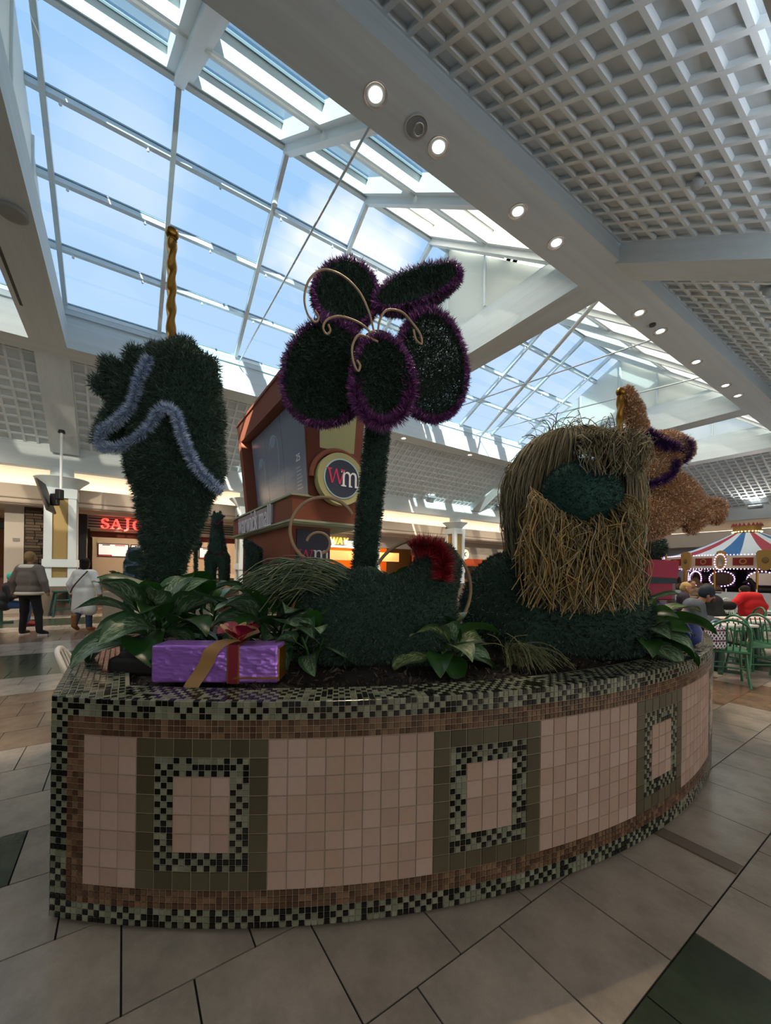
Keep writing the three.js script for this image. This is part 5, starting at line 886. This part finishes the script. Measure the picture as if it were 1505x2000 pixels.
// ---------------------------------------------------------------- carousel
{
  const D = 17, c = at(1457, 1118, D), t = thing('carousel', 'small carousel with blue, red and white striped canopy and lit mirrors', 'carousel', [c.x, 0, c.z], -YAW); t.updateMatrixWorld();
  const yy = (py) => t.worldToLocal(at(1457, py, D)).y, R = 137 * D / FOCAL, yE = yy(1090), yT = yy(1042), yB = yy(1112), n = 24;
  const stripe = [mat(0xdfe7ea, 0.7), mat(0x2f6ea8, 0.7), mat(0xdfe7ea, 0.7), mat(0xb23a4c, 0.7)], gold = mat(0xb08a48, 0.5, { metalness: 0.3 }), redM = mat(0x8a1514, 0.6), ivory = mat(0xd8cbb0, 0.6), bulbM = mat(0xffffff, 0.5, { emissive: 0xf0c8ff, emissiveIntensity: 2.4 });
  // canopy gores, slightly sagging
  const gore = (a0, a1) => { const P = [], I = []; for (let j = 0; j <= 5; j++) for (let i = 0; i <= 2; i++) { const u = j / 5, a = a0 + (a1 - a0) * i / 2, r = 0.5 + (R - 0.5) * u, y = yT + (yE - yT) * u - 0.12 * Math.sin(Math.PI * u); P.push(Math.cos(a) * r, y, Math.sin(a) * r); } for (let j = 0; j < 5; j++) for (let i = 0; i < 2; i++) { const q = j * 3 + i; I.push(q, q + 1, q + 3, q + 1, q + 4, q + 3); } const g = new THREE.BufferGeometry(); g.setAttribute('position', new THREE.Float32BufferAttribute(P, 3)); g.setIndex(I); g.computeVertexNormals(); return g; };
  for (let i = 0; i < n; i++) obj('canopy_gore', gore(i / n * 6.2832 + 0.03, (i + 1) / n * 6.2832 + 0.03), stripe[i % 4], t).material.side = THREE.DoubleSide;
  obj('crown', [cyl(0.48, 0.45, 0.28, 24, 0, yT + 0.18, 0)], gold, t); const pts = []; for (let i = 0; i < 20; i++) { const a = i / 20 * 6.283; pts.push(tf(new THREE.ConeGeometry(0.07, 0.14, 6), Math.cos(a) * 0.47, yT + 0.38, Math.sin(a) * 0.47)); } obj('crown_points', pts, redM, t); 
  obj('crown_bulbs', Array.from({ length: 26 }, (_, i) => ball(0.03, Math.cos(i / 26 * 6.283) * 0.48, yT + 0.06, Math.sin(i / 26 * 6.283) * 0.48, 1, 6)), mat(0xffffff, 0.5, { emissive: 0xffe0a0, emissiveIntensity: 2.5 }), t);
  // rounding boards round the eaves: red panels, gold shields and mirrors in turn
  const m = 16, hB = yE - yB;
  for (let i = 0; i < m; i++) {
    const a = (i + 0.5) / m * Math.PI * 2 + 0.19, g = new THREE.Group(); g.name = 'rounding_board'; t.add(g); g.position.set(Math.cos(a) * R, yB, Math.sin(a) * R); g.rotation.y = Math.PI / 2 - a; const w = 2 * R * Math.tan(Math.PI / m);
    obj('board', box(w, hB, 0.06, 0, hB / 2, 0), ivory, g); obj('red_panel', box(w * 0.48, hB * 0.6, 0.03, 0, hB * 0.52, 0.04), redM, g); obj('emblem', tf(new THREE.TorusGeometry(0.09, 0.02, 6, 16), 0, hB * 0.52, 0.06), gold, g);
    const sh = new THREE.Shape([[-0.26, hB + 0.06], [-0.2, hB + 0.16], [0, hB + 0.2], [0.2, hB + 0.16], [0.26, hB + 0.06], [0.2, 0], [0, -0.1], [-0.2, 0]].map((p) => new THREE.Vector2(...p))), e = new THREE.ExtrudeGeometry(sh, { depth: 0.07, bevelEnabled: false });
    if (i % 2) { obj('shield', tf(e, w / 2, 0, 0.03), gold, g); obj('shield_boss', ball(0.1, w / 2, hB * 0.6, 0.1, [1, 1.2, 0.4], 10), mat(0x7a5a30, 0.6), g); } else { obj('shield', tf(e, w / 2, 0, 0.03, 0, 0, 0, [0.62, 1, 1]), gold, g); obj('shield_mirror', box(0.12, hB * 0.7, 0.02, w / 2, hB * 0.5, 0.11), mat(0xc8d4da, 0.1, { metalness: 0.9 }), g);
      obj('shield_bulbs', Array.from({ length: 18 }, (_, k) => { const b = k / 18 * 6.283; return ball(0.026, w / 2 + Math.cos(b) * 0.19, hB * 0.5 + Math.sin(b) * (hB * 0.62), 0.12, 1, 6); }), bulbM, g); }
    obj('edge_bulbs', Array.from({ length: 12 }, (_, k) => [ball(0.022, -w / 2 + (k + 0.5) * w / 12, -0.03, 0.05, 1, 6), ball(0.02, -w / 2 + (k + 0.5) * w / 12, hB + 0.03, 0.05, 1, 6)]).flat(), bulbM, g);
  }
  // centre drum with lit oval mirrors, platform, poles
  obj('drum', cyl(1.25, 1.25, yB - 0.3, 16, 0, (yB + 0.3) / 2, 0), mat(0x241a2a, 0.7), t); obj('platform', cyl(R - 0.25, R - 0.2, 0.28, 36, 0, 0.16, 0), mat(0x5a4a3c, 0.6), t); obj('ceiling_disc', cyl(R - 0.1, R - 0.1, 0.05, 36, 0, yB + 0.05, 0), mat(0x2c2030, 0.8), t);
  for (let i = 0; i < 10; i++) { const a = i / 10 * 6.283 + 0.2, g = new THREE.Group(); g.name = 'drum_mirror'; t.add(g); g.position.set(Math.cos(a) * 1.9, yB - 0.42, Math.sin(a) * 1.9); g.rotation.y = Math.PI / 2 - a; obj('mirror', box(0.72, 0.5, 0.04), mat(0x6c625c, 0.15, { metalness: 0.8 }), g); obj('frame', [box(0.86, 0.07, 0.06, 0, 0.28, 0), box(0.86, 0.07, 0.06, 0, -0.28, 0), box(0.07, 0.6, 0.06, 0.4, 0, 0), box(0.07, 0.6, 0.06, -0.4, 0, 0)], mat(0x3a2444, 0.6), g); obj('bulbs', Array.from({ length: 24 }, (_, k) => { const b = k / 24 * 6.283; return ball(0.028, Math.cos(b) * 0.44, Math.sin(b) * 0.31, 0.05, 1, 6); }), bulbM, g); obj('hanger', box(0.05, 0.2, 0.05, 0, 0.36, 0), gold, g); }
  for (let i = 0; i < 12; i++) { const a = i / 12 * 6.283 + 0.1; obj('pole', cyl(0.035, 0.035, yB - 0.25, 8, Math.cos(a) * (R - 0.6), yB / 2 + 0.12, Math.sin(a) * (R - 0.6)), brass, t); }
  const horse = blob([[[-0.3, 0.85, 0], [0.25, 0.85, 0], 0.16, 0.15], [[0.28, 0.9, 0], [0.48, 1.2, 0], 0.11, 0.08], [[0.48, 1.22, 0], [0.66, 1.1, 0], 0.07, 0.05], [[-0.3, 0.8, 0.07], [-0.45, 0.5, 0.08], 0.07, 0.04], [[-0.3, 0.8, -0.07], [-0.2, 0.45, -0.08], 0.07, 0.04], [[0.25, 0.8, 0.07], [0.5, 0.62, 0.08], 0.06, 0.04], [[0.25, 0.8, -0.07], [0.3, 0.45, -0.08], 0.06, 0.04], [[-0.42, 0.9, 0], [-0.62, 0.65, 0], 0.05, 0.03]], 0.05, 0.035), hm = [0x6a4a34, 0xcfc4b4, 0x2c2420, 0x8a6a4a].map((h) => mat(h, 0.5));
  for (let i = 0; i < 8; i++) { const a = i / 8 * 6.283 + 0.5, o = obj('horse', horse, hm[i % 4], t); o.position.set(Math.cos(a) * (R - 0.75), 0.12, Math.sin(a) * (R - 0.75)); o.rotation.y = -a - Math.PI / 2; }
  // low white fence round the ride
  const f = thing('ride_fence', 'low white panel fence in front of the carousel', 'fence', [c.x, 0, c.z], -YAW), pm = mat(0xc4cad2, 0.6);
  for (let i = 0; i < 12; i++) { const a = 0.35 + i / 11 * 2.45, r = R + 0.7; const p = obj('panel', box(0.92, 0.75, 0.03), pm, f); p.position.set(Math.cos(a) * r, 0.5, Math.sin(a) * r); p.rotation.y = Math.PI / 2 - a; const q = obj('post', cyl(0.03, 0.03, 1.0, 8), chrome, f); q.position.set(Math.cos(a - 0.11) * r, 0.5, Math.sin(a - 0.11) * r); }
}

// ---------------------------------------------------------------- tables and chairs
function makeChair(name, label, col, group) {
  const t = thing(name, label, 'chair', [0, -50, 0], 0, group), m = mat(col, 0.35), S = 0.45;
  obj('seat', tf(new RoundedBoxGeometry(0.42, 0.035, 0.42, 3, 0.016), 0, S, 0), m, t);
  for (const sx of [-1, 1]) { obj('leg', tube([[sx * 0.17, S, 0.17], [sx * 0.19, 0.2, 0.19], [sx * 0.21, 0, 0.215]], 0.016, 7, 6), m, t); obj('leg', tube([[sx * 0.165, S, -0.17], [sx * 0.18, 0.2, -0.2], [sx * 0.2, 0, -0.25]], 0.016, 7, 6), m, t); obj('stretcher', rod([sx * 0.188, 0.2, 0.19], [sx * 0.183, 0.2, -0.205], 0.01), m, t); }
  obj('stretcher', rod([-0.19, 0.24, 0.185], [0.19, 0.24, 0.185], 0.01), m, t); obj('stretcher', rod([-0.18, 0.24, -0.195], [0.18, 0.24, -0.195], 0.01), m, t);
  obj('back_hoop', tube([[-0.19, S, -0.185], [-0.2, 0.62, -0.215], [-0.17, 0.8, -0.25], [0, 0.88, -0.265], [0.17, 0.8, -0.25], [0.2, 0.62, -0.215], [0.19, S, -0.185]], 0.017, 7, 28), m, t);
  for (const x of [-0.11, -0.037, 0.037, 0.11]) obj('spindle', tube([[x * 0.9, S, -0.185], [x, 0.65, -0.22], [x * 1.05, 0.85 - Math.abs(x) * 0.35, -0.258]], 0.009, 6, 5), m, t);
  return t;
}
const gChair = makeChair('spindle_chair', 'green spindle chair nearest the planter end', 0x2e6a4c, 'green food court chairs'), wChair = makeChair('spindle_chair', 'pale mint spindle chair behind the man in the cap', 0xbfcfc4, 'pale food court chairs');
const seatAt = (src, first, label, px, D, turn) => { const p = at(px, 1118, D); if (first) { src.position.set(p.x, 0, p.z); src.rotation.y = -YAW + turn; src.userData.label = label; return src; } return dup(src, label, [p.x, 0, p.z], -YAW + turn); };
seatAt(gChair, true, 'green spindle chair nearest the planter end, carrying the lattice bag', 1420, 5.35, 2.6);
seatAt(gChair, false, 'green spindle chair just right of the one with the lattice bag', 1470, 5.75, 2.75);
seatAt(gChair, false, 'green spindle chair cut by the right edge of the picture', 1512, 5.95, 2.75);
seatAt(gChair, false, 'green spindle chair across the table, in front of the red jacket', 1452, 7.35, -0.1);
seatAt(gChair, false, 'green spindle chair across the table at the picture edge', 1500, 7.45, -0.1);
seatAt(wChair, true, 'pale mint spindle chair under the person in the black hoodie', 1393, 7.0, 0.4);
seatAt(wChair, false, 'pale mint spindle chair with a dark coat over it', 1418, 7.9, -0.5);
seatAt(wChair, false, 'pale mint spindle chair left of the red jacket', 1440, 10.0, 0.3);
seatAt(wChair, false, 'pale mint spindle chair right of the red jacket', 1492, 9.8, 0.1);
seatAt(wChair, false, 'pale mint spindle chair farthest right by the carousel fence', 1503, 11.4, 0.2);
function table(label, px, D, w, d, top, turn) {
  const p = at(px, 1118, D), t = thing('food_court_table', label, 'table', [p.x, 0, p.z], -YAW + turn, 'food court tables');
  obj('top', rbox(w, 0.04, d, 0.015, 0, 0.73, 0), mat(0xd9dad6, 0.35), t); if (top) obj('stripe', [box(w - 0.06, 0.004, d * 0.24, 0, 0.751, d * 0.1)], mat(0xb05058, 0.4), t);
  obj('pedestal', cyl(0.04, 0.05, 0.7, 12, 0, 0.36, 0), mat(0x2a4a3c, 0.5), t); obj('foot', [box(0.5, 0.04, 0.06, 0, 0.02, 0, 0, 0.78), box(0.5, 0.04, 0.06, 0, 0.02, 0, 0, -0.78)], mat(0x2a4a3c, 0.5), t);
  return t;
}
table('white table with a red stripe between the green chairs', 1478, 6.55, 1.5, 0.7, true, 0.1);
table('white table the man in the cap leans on', 1408, 5.95, 0.62, 0.6, false, 0.1);
table('small white table by the teal capped person', 2, 10.2, 0.8, 0.7, false, 0);
{ // dark coat hung over a chair, and the lattice bag
  const p = at(1418, 1118, 7.9), k = thing('coat', 'dark coat hung over the pale chair back', 'coat', [p.x, 0.5, p.z], -YAW - 0.5); obj('cloth', blob([[[-0.14, 0.35, -0.26], [0.14, 0.35, -0.26], 0.09, 0.09], [[-0.12, 0.1, -0.26], [0.12, 0.1, -0.26], 0.08, 0.08]], 0.1, 0.03), mat(0x10131a, 0.9), k);
  const q = at(1398, 1118, 5.25), b = thing('lattice_bag', 'navy and white lattice patterned bag on the green chair', 'bag', [q.x, 0.47, q.z], -YAW + 0.2);
  const tx = canvasTex(128, 128, (c, w, h) => { c.fillStyle = '#23233f'; c.fillRect(0, 0, w, h); c.strokeStyle = '#d8d6de'; c.lineWidth = 9; for (let i = -4; i < 9; i++) { c.beginPath(); c.moveTo(i * 32, 0); c.lineTo(i * 32 + 128, 128); c.moveTo(i * 32, 128); c.lineTo(i * 32 + 128, 0); c.stroke(); } c.fillStyle = '#7d2440'; for (let i = 0; i < 4; i++) for (let j = 0; j < 4; j += 2) { c.beginPath(); c.ellipse(i * 32 + 16, j * 32 + 16, 7, 9, 0, 0, 7); c.fill(); } });
  obj('body', rbox(0.24, 0.3, 0.16, 0.05, 0, 0.16, 0), new THREE.MeshStandardMaterial({ map: tx, roughness: 0.7, name: 'bag_print' }), b); obj('strap', tf(new THREE.TorusGeometry(0.09, 0.012, 6, 18, Math.PI), 0, 0.3, 0), mat(0x7aa0c0, 0.6), b);
}
{ // white moulded chair beside the planter, only its back in view; and the green booster chair by the column
  const t = thing('moulded_chair', 'small white chair back showing past the planter corner', 'chair', [-0.2, 0, -4.66], 1.45), m = mat(0xe0ddd4, 0.5);
  obj('seat', rbox(0.34, 0.03, 0.34, 0.012, 0, 0.39, 0), m, t); for (const sx of [-1, 1]) for (const sz of [-1, 1]) obj('leg', rod([sx * 0.14, 0.39, sz * 0.14], [sx * 0.16, 0, sz * 0.16], 0.014), m, t);
  obj('back_hoop', tube([[-0.16, 0.4, -0.17], [-0.17, 0.55, -0.22], [-0.1, 0.68, -0.28], [0.0, 0.71, -0.29], [0.1, 0.68, -0.28], [0.17, 0.55, -0.22], [0.16, 0.4, -0.17]], 0.022, 8, 30), m, t); for (const x of [-0.08, 0, 0.08]) obj('spindle', rod([x, 0.4, -0.17], [x, 0.7, -0.28], 0.009), m, t);
  const q = at(121, 1118, 11.9), h = thing('booster_chair', 'dark green child booster chair by the column foot', 'chair', [q.x, 0, q.z], 0.3), gm = mat(0x14403a, 0.5); obj('frame', [rod([-0.25, 0, 0.25], [-0.15, 0.75, 0.1], 0.03), rod([0.25, 0, 0.25], [0.15, 0.75, 0.1], 0.03), rod([-0.25, 0, -0.25], [-0.15, 0.75, -0.1], 0.03), rod([0.25, 0, -0.25], [0.15, 0.75, -0.1], 0.03)], gm, h); obj('seat', rbox(0.36, 0.05, 0.3, 0.02, 0, 0.48, 0), gm, h); obj('tray', rbox(0.42, 0.06, 0.34, 0.02, 0, 0.75, 0), gm, h); obj('footrest', box(0.4, 0.04, 0.1, 0, 0.22, 0.2), gm, h);
}

// ---------------------------------------------------------------- people
// joints are given in metres: x across, y up, z towards the viewer; the body is one surface, clothing and hair lie over it
function person(label, px, D, J, look, turn = 0, y = 0) {
  const p = at(px, 1118, D), t = thing('person', label, 'person', [p.x, y, p.z], -YAW + turn), b = (a) => [a[0], a[1], a[2]];
  const { head, neck, chest, hip, shL, elL, haL, shR, elR, haR, hL, kL, aL, hR, kR, aR, fL, fR } = J, c = 0.022, mid = chest.map((v, i) => (v + hip[i]) / 2);
  const hand = (e, h, s) => { const d = h.map((v, i) => v - e[i]), l = Math.hypot(...d), u = d.map((v) => v / l), P = [[e.map((v, i) => v + (h[i] - v) * 0.85), h, 0.026, 0.03]], tip = h.map((v, i) => v + u[i] * 0.05); P.push([h, tip, 0.034, 0.03]); for (let k = 0; k < 4; k++) { const o = (k - 1.5) * 0.018, f0 = [tip[0], tip[1], tip[2] + o], f1 = [tip[0] + u[0] * 0.035 - s * 0.006, tip[1] + u[1] * 0.035, tip[2] + o + u[2] * 0.035], f2 = [f1[0] + u[0] * 0.028 + s * -0.014, f1[1] + u[1] * 0.028, f1[2] + u[2] * 0.028]; P.push([f0, f1, 0.0095, 0.009], [f1, f2, 0.009, 0.008]); } const th = [h[0] + u[0] * 0.02 - s * 0.035, h[1] + u[1] * 0.02, h[2] + 0.03]; P.push([h, th, 0.016, 0.011], [th, th.map((v, i) => v + u[i] * 0.03), 0.011, 0.009]); return P; };
  const hd = [[[head[0], head[1] + 0.03, head[2]], [head[0], head[1] - 0.045, head[2] + (look.face ?? -1) * 0.025], 0.092, 0.066], [[head[0], head[1] - 0.02, head[2] + (look.face ?? -1) * 0.085], [head[0], head[1] - 0.035, head[2] + (look.face ?? -1) * 0.1], 0.016, 0.014], [[head[0] - 0.088, head[1], head[2]], [head[0] - 0.09, head[1] - 0.03, head[2]], 0.018, 0.014], [[head[0] + 0.088, head[1], head[2]], [head[0] + 0.09, head[1] - 0.03, head[2]], 0.018, 0.014]];
  const limbsP = [[neck, head, 0.052, 0.055], [chest, mid, 0.12, 0.12], [mid, hip, 0.12, 0.13], [shL, elL, 0.046, 0.04], [elL, haL, 0.038, 0.026], [shR, elR, 0.046, 0.04], [elR, haR, 0.038, 0.026], [hL, kL, 0.08, 0.055], [kL, aL, 0.05, 0.036], [hR, kR, 0.08, 0.055], [kR, aR, 0.05, 0.036], [shL, shR, 0.06, 0.06], [hL, hR, 0.1, 0.1]];
  const g1 = blob(limbsP, 0.04, c), g2 = blob(hd, 0.03, 0.011), g3 = blob(hand(elL, haL, 1), 0.008, 0.007), g4 = blob(hand(elR, haR, -1), 0.008, 0.007);
  obj('body', [g1, g2, g3, g4], mat(look.skin, 0.7), t);
  const w = look.bulk ?? 1, F = look.face ?? -1;
  const coatList = [[[shL[0] * 0.75, chest[1] + 0.05, chest[2]], [shR[0] * 0.75, chest[1] + 0.05, chest[2]], 0.12 * w, 0.12 * w], [[-0.07 * w + chest[0], chest[1] - 0.08, chest[2]], [0.07 * w + chest[0], chest[1] - 0.08, chest[2]], 0.145 * w, 0.145 * w], [[-0.09 * w + mid[0], mid[1], mid[2]], [0.09 * w + mid[0], mid[1], mid[2]], 0.15 * w, 0.15 * w], [[-0.08 * w + hip[0], hip[1] + (look.hem ?? 0), hip[2]], [0.08 * w + hip[0], hip[1] + (look.hem ?? 0), hip[2]], 0.155 * w, 0.155 * w], [shL, elL, 0.085 * w, 0.07 * w], [elL, elL.map((v, i) => v + (haL[i] - v) * 0.88), 0.068 * w, 0.052 * w], [shR, elR, 0.085 * w, 0.07 * w], [elR, elR.map((v, i) => v + (haR[i] - v) * 0.88), 0.068 * w, 0.052 * w]];
  if (look.long) for (const sx of [-1, 1]) coatList.push([[sx * 0.09 * w + hip[0], hip[1], hip[2]], [sx * 0.12 * w + hip[0], hip[1] - look.long, hip[2]], 0.155 * w, 0.155 * w]);
  obj('coat', blob(coatList, 0.028, 0.018), mat(look.coat, 0.9), t);
  obj('trousers', blob([[hL, kL, 0.105, 0.078], [kL, aL, 0.075, 0.06], [hR, kR, 0.105, 0.078], [kR, aR, 0.075, 0.06], [hL, hR, 0.13, 0.13]], 0.04, 0.02), mat(look.trousers, 0.9), t);
  for (const [a, f] of [[aL, fL], [aR, fR]]) { obj('shoe', blob([[[a[0], a[1] - 0.02, a[2]], f, 0.052, 0.042], [[a[0], a[1] + (look.boot ?? 0), a[2]], a, look.boot ? 0.062 : 0.05, 0.056]], 0.03, 0.014), mat(look.shoe, 0.7), t); }
  if (look.sole) for (const [a, f] of [[aL, fL], [aR, fR]]) obj('sole', bar([a[0], f[1] - 0.03, a[2] - F * 0.03], [f[0], f[1] - 0.03, f[2]], 0.085, 0.025), mat(look.sole, 0.7), t);
  if (look.hair) obj('hair', blob([[[head[0], head[1] + 0.045, head[2] - F * 0.02], [head[0], head[1] - (look.hairLen ?? 0.0), head[2] - F * 0.045], 0.097, 0.085]], 0.02, 0.014), mat(look.hair, 0.9), t);
  if (look.bun) obj('hair_bun', ball(0.075, head[0], head[1] + 0.06, head[2] - F * 0.08), mat(look.hair, 0.9), t);
  if (look.cap) { obj('cap', blob([[[head[0], head[1] + 0.06, head[2]], [head[0], head[1] + 0.045, head[2]], 0.105, 0.108]], 0.02, 0.014), mat(look.cap, 0.8), t); if (look.brim !== false) obj('cap_brim', tf(new THREE.CylinderGeometry(0.09, 0.09, 0.014, 18), head[0] + (look.brimX ?? 0), head[1] + 0.045, head[2] + F * 0.09), mat(look.cap, 0.8), t); }
  for (const sx of [-1, 1]) obj('eye', ball(0.011, head[0] + sx * 0.032, head[1] + 0.0, head[2] + F * 0.085, 1, 8), mat(0x16120f, 0.4), t);
  obj('mouth', box(0.045, 0.008, 0.01, head[0], head[1] - 0.062, head[2] + F * 0.087), mat(0x7a4038, 0.6), t);
  return t;
}
const walk = (s = 1, st = 0.16) => ({ head: [0, 1.63 * s, -0.02], neck: [0, 1.46 * s, 0], chest: [0, 1.32 * s, 0], hip: [0, 0.95 * s, 0], shL: [-0.2 * s, 1.39 * s, 0], elL: [-0.33 * s, 1.13 * s, 0.04], haL: [-0.36 * s, 0.9 * s, -0.04], shR: [0.2 * s, 1.39 * s, 0], elR: [0.34 * s, 1.13 * s, 0.05], haR: [0.38 * s, 0.9 * s, 0.0], hL: [-0.1 * s, 0.9 * s, 0], kL: [-0.13 * s, 0.5 * s, -0.04], aL: [-0.15 * s, 0.09 * s, -st * 0.5], hR: [0.1 * s, 0.9 * s, 0], kR: [0.14 * s, 0.5 * s, 0.02], aR: [0.2 * s, 0.11 * s, st], fL: [-0.16 * s, 0.045, -st * 0.5 - 0.14], fR: [0.23 * s, 0.045, st - 0.13] });
{
  const j = walk(1.03, 0.2); Object.assign(j, { kL: [-0.12, 0.52, -0.02], aL: [-0.13, 0.09, 0.02], fL: [-0.14, 0.04, -0.13], kR: [0.2, 0.5, 0.0], aR: [0.33, 0.12, 0.12], fR: [0.4, 0.045, 0.02] });
  const man = person('person in grey brown shearling jacket and black trousers walking away', 58, 8.5, j, { skin: 0x9a7358, coat: 0x6f665f, bulk: 1.05, trousers: 0x0d0e11, shoe: 0x14161a, sole: 0xd8d8d4, hair: 0x8a7048, face: -1 });
  obj('collar', blob([[[-0.12, 1.47, 0.06], [0.12, 1.47, 0.06], 0.06, 0.06]], 0.03, 0.02), mat(0xd6cfc2, 0.95), man); obj('hem', tf(new THREE.TorusGeometry(0.235, 0.035, 8, 28), 0, 0.9, 0, Math.PI / 2, 0, 0, [1.05, 0.78, 1]), mat(0xcfc5b4, 0.95), man);
  const k = walk(0.96, 0.14); Object.assign(k, { kL: [-0.1, 0.48, 0.04], aL: [-0.11, 0.16, 0.16], fL: [-0.11, 0.06, 0.06], kR: [0.1, 0.48, 0], aR: [0.11, 0.09, 0], fR: [0.12, 0.045, -0.13] });
  const w = person('person in long white coat with a crossbody strap walking away', 166, 9.1, k, { skin: 0x6a4632, coat: 0xd6d8d6, bulk: 1.0, long: 0.4, trousers: 0x2c425e, shoe: 0x8a5a30, boot: 0.2, hair: 0x0c0a0b, hairLen: 0.05, bun: true, face: -1 });
  obj('strap', tube([[0.16, 1.40, 0.13], [0.06, 1.25, 0.19], [-0.1, 1.05, 0.2], [-0.24, 0.9, 0.12]], 0.014, 6, 16), mat(0x5a3f2a, 0.7), w);
}
// seated: hips on a seat at 0.46, knees forward (z sign by facing)
const sit = (f, lean = 0.1, o = {}) => ({ head: [0, 1.2 - lean * 0.3, f * lean * 2.2], neck: [0, 1.05 - lean * 0.2, f * lean * 1.6], chest: [0, 0.93, f * lean * 1.2], hip: [0, 0.55, 0], shL: [-0.19, 0.99 - lean * 0.1, f * lean * 1.3], elL: [-0.26, 0.76, f * (0.1 + lean)], haL: [-0.14, 0.77, f * (0.32 + lean)], shR: [0.19, 0.99 - lean * 0.1, f * lean * 1.3], elR: [0.26, 0.76, f * (0.1 + lean)], haR: [0.14, 0.77, f * (0.32 + lean)], hL: [-0.1, 0.55, 0], kL: [-0.13, 0.52, f * 0.42], aL: [-0.13, 0.09, f * 0.4], hR: [0.1, 0.55, 0], kR: [0.13, 0.52, f * 0.42], aR: [0.13, 0.09, f * 0.4], fL: [-0.13, 0.045, f * 0.54], fR: [0.13, 0.045, f * 0.54], ...o });
person('seated person in teal cap and dark jacket at the far left table', 10, 9.6, sit(-1, 0.06), { skin: 0x8a6248, coat: 0x15181c, trousers: 0x27406a, shoe: 0x8a1c1c, cap: 0x18a090, face: -1, brim: false }, -0.9);
{ const m = person('person in navy cap and grey hoodie leaning over the white table', 1326, 6.3, sit(1, 0.16), { skin: 0x9c6e54, coat: 0x4a545e, trousers: 0x20242c, shoe: 0x15161a, cap: 0x142434, face: 1 }, 1.1); obj('beard', blob([[[-0.03, 1.075, 0.42], [0.03, 1.075, 0.42], 0.04, 0.04]], 0.02, 0.014), mat(0x4a382c, 0.95), m); }
person('seated person in black hoodie with back to the planter', 1392, 7.0, sit(-1, 0.05), { skin: 0x8f6a52, coat: 0x0d1416, bulk: 1.15, trousers: 0x16181c, shoe: 0x111111, hair: 0x3a3128, face: -1 }, 0.4);
{ const j = walk(0.72, 0.1); Object.assign(j, { shL: [-0.2, 1.0, 0], elL: [-0.34, 0.9, 0.02], haL: [-0.5, 0.78, 0.02], head: [0.02, 1.12, -0.18] }); person('child in red hooded jacket bending by the pale chairs', 1466, 8.5, j, { skin: 0x9c7050, coat: 0xc01c22, bulk: 1.0, trousers: 0x101114, shoe: 0x222222, hair: 0x14100e, face: -1 }); }
person('seated blond person behind the leaning man', 1326, 8.6, sit(1, 0.06), { skin: 0xb98c6c, coat: 0x2c2436, trousers: 0x222630, shoe: 0x222222, hair: 0xb49a64, face: 1 }, 0.9);
person('seated person with brown hair near the carousel entrance', 1347, 12.5, sit(1, 0.03), { skin: 0xa57a5c, coat: 0x6a5a4a, trousers: 0x2a2c30, shoe: 0x222222, hair: 0x4a3524, face: 1 }, 0.3);
renderer.render(scene, camera);
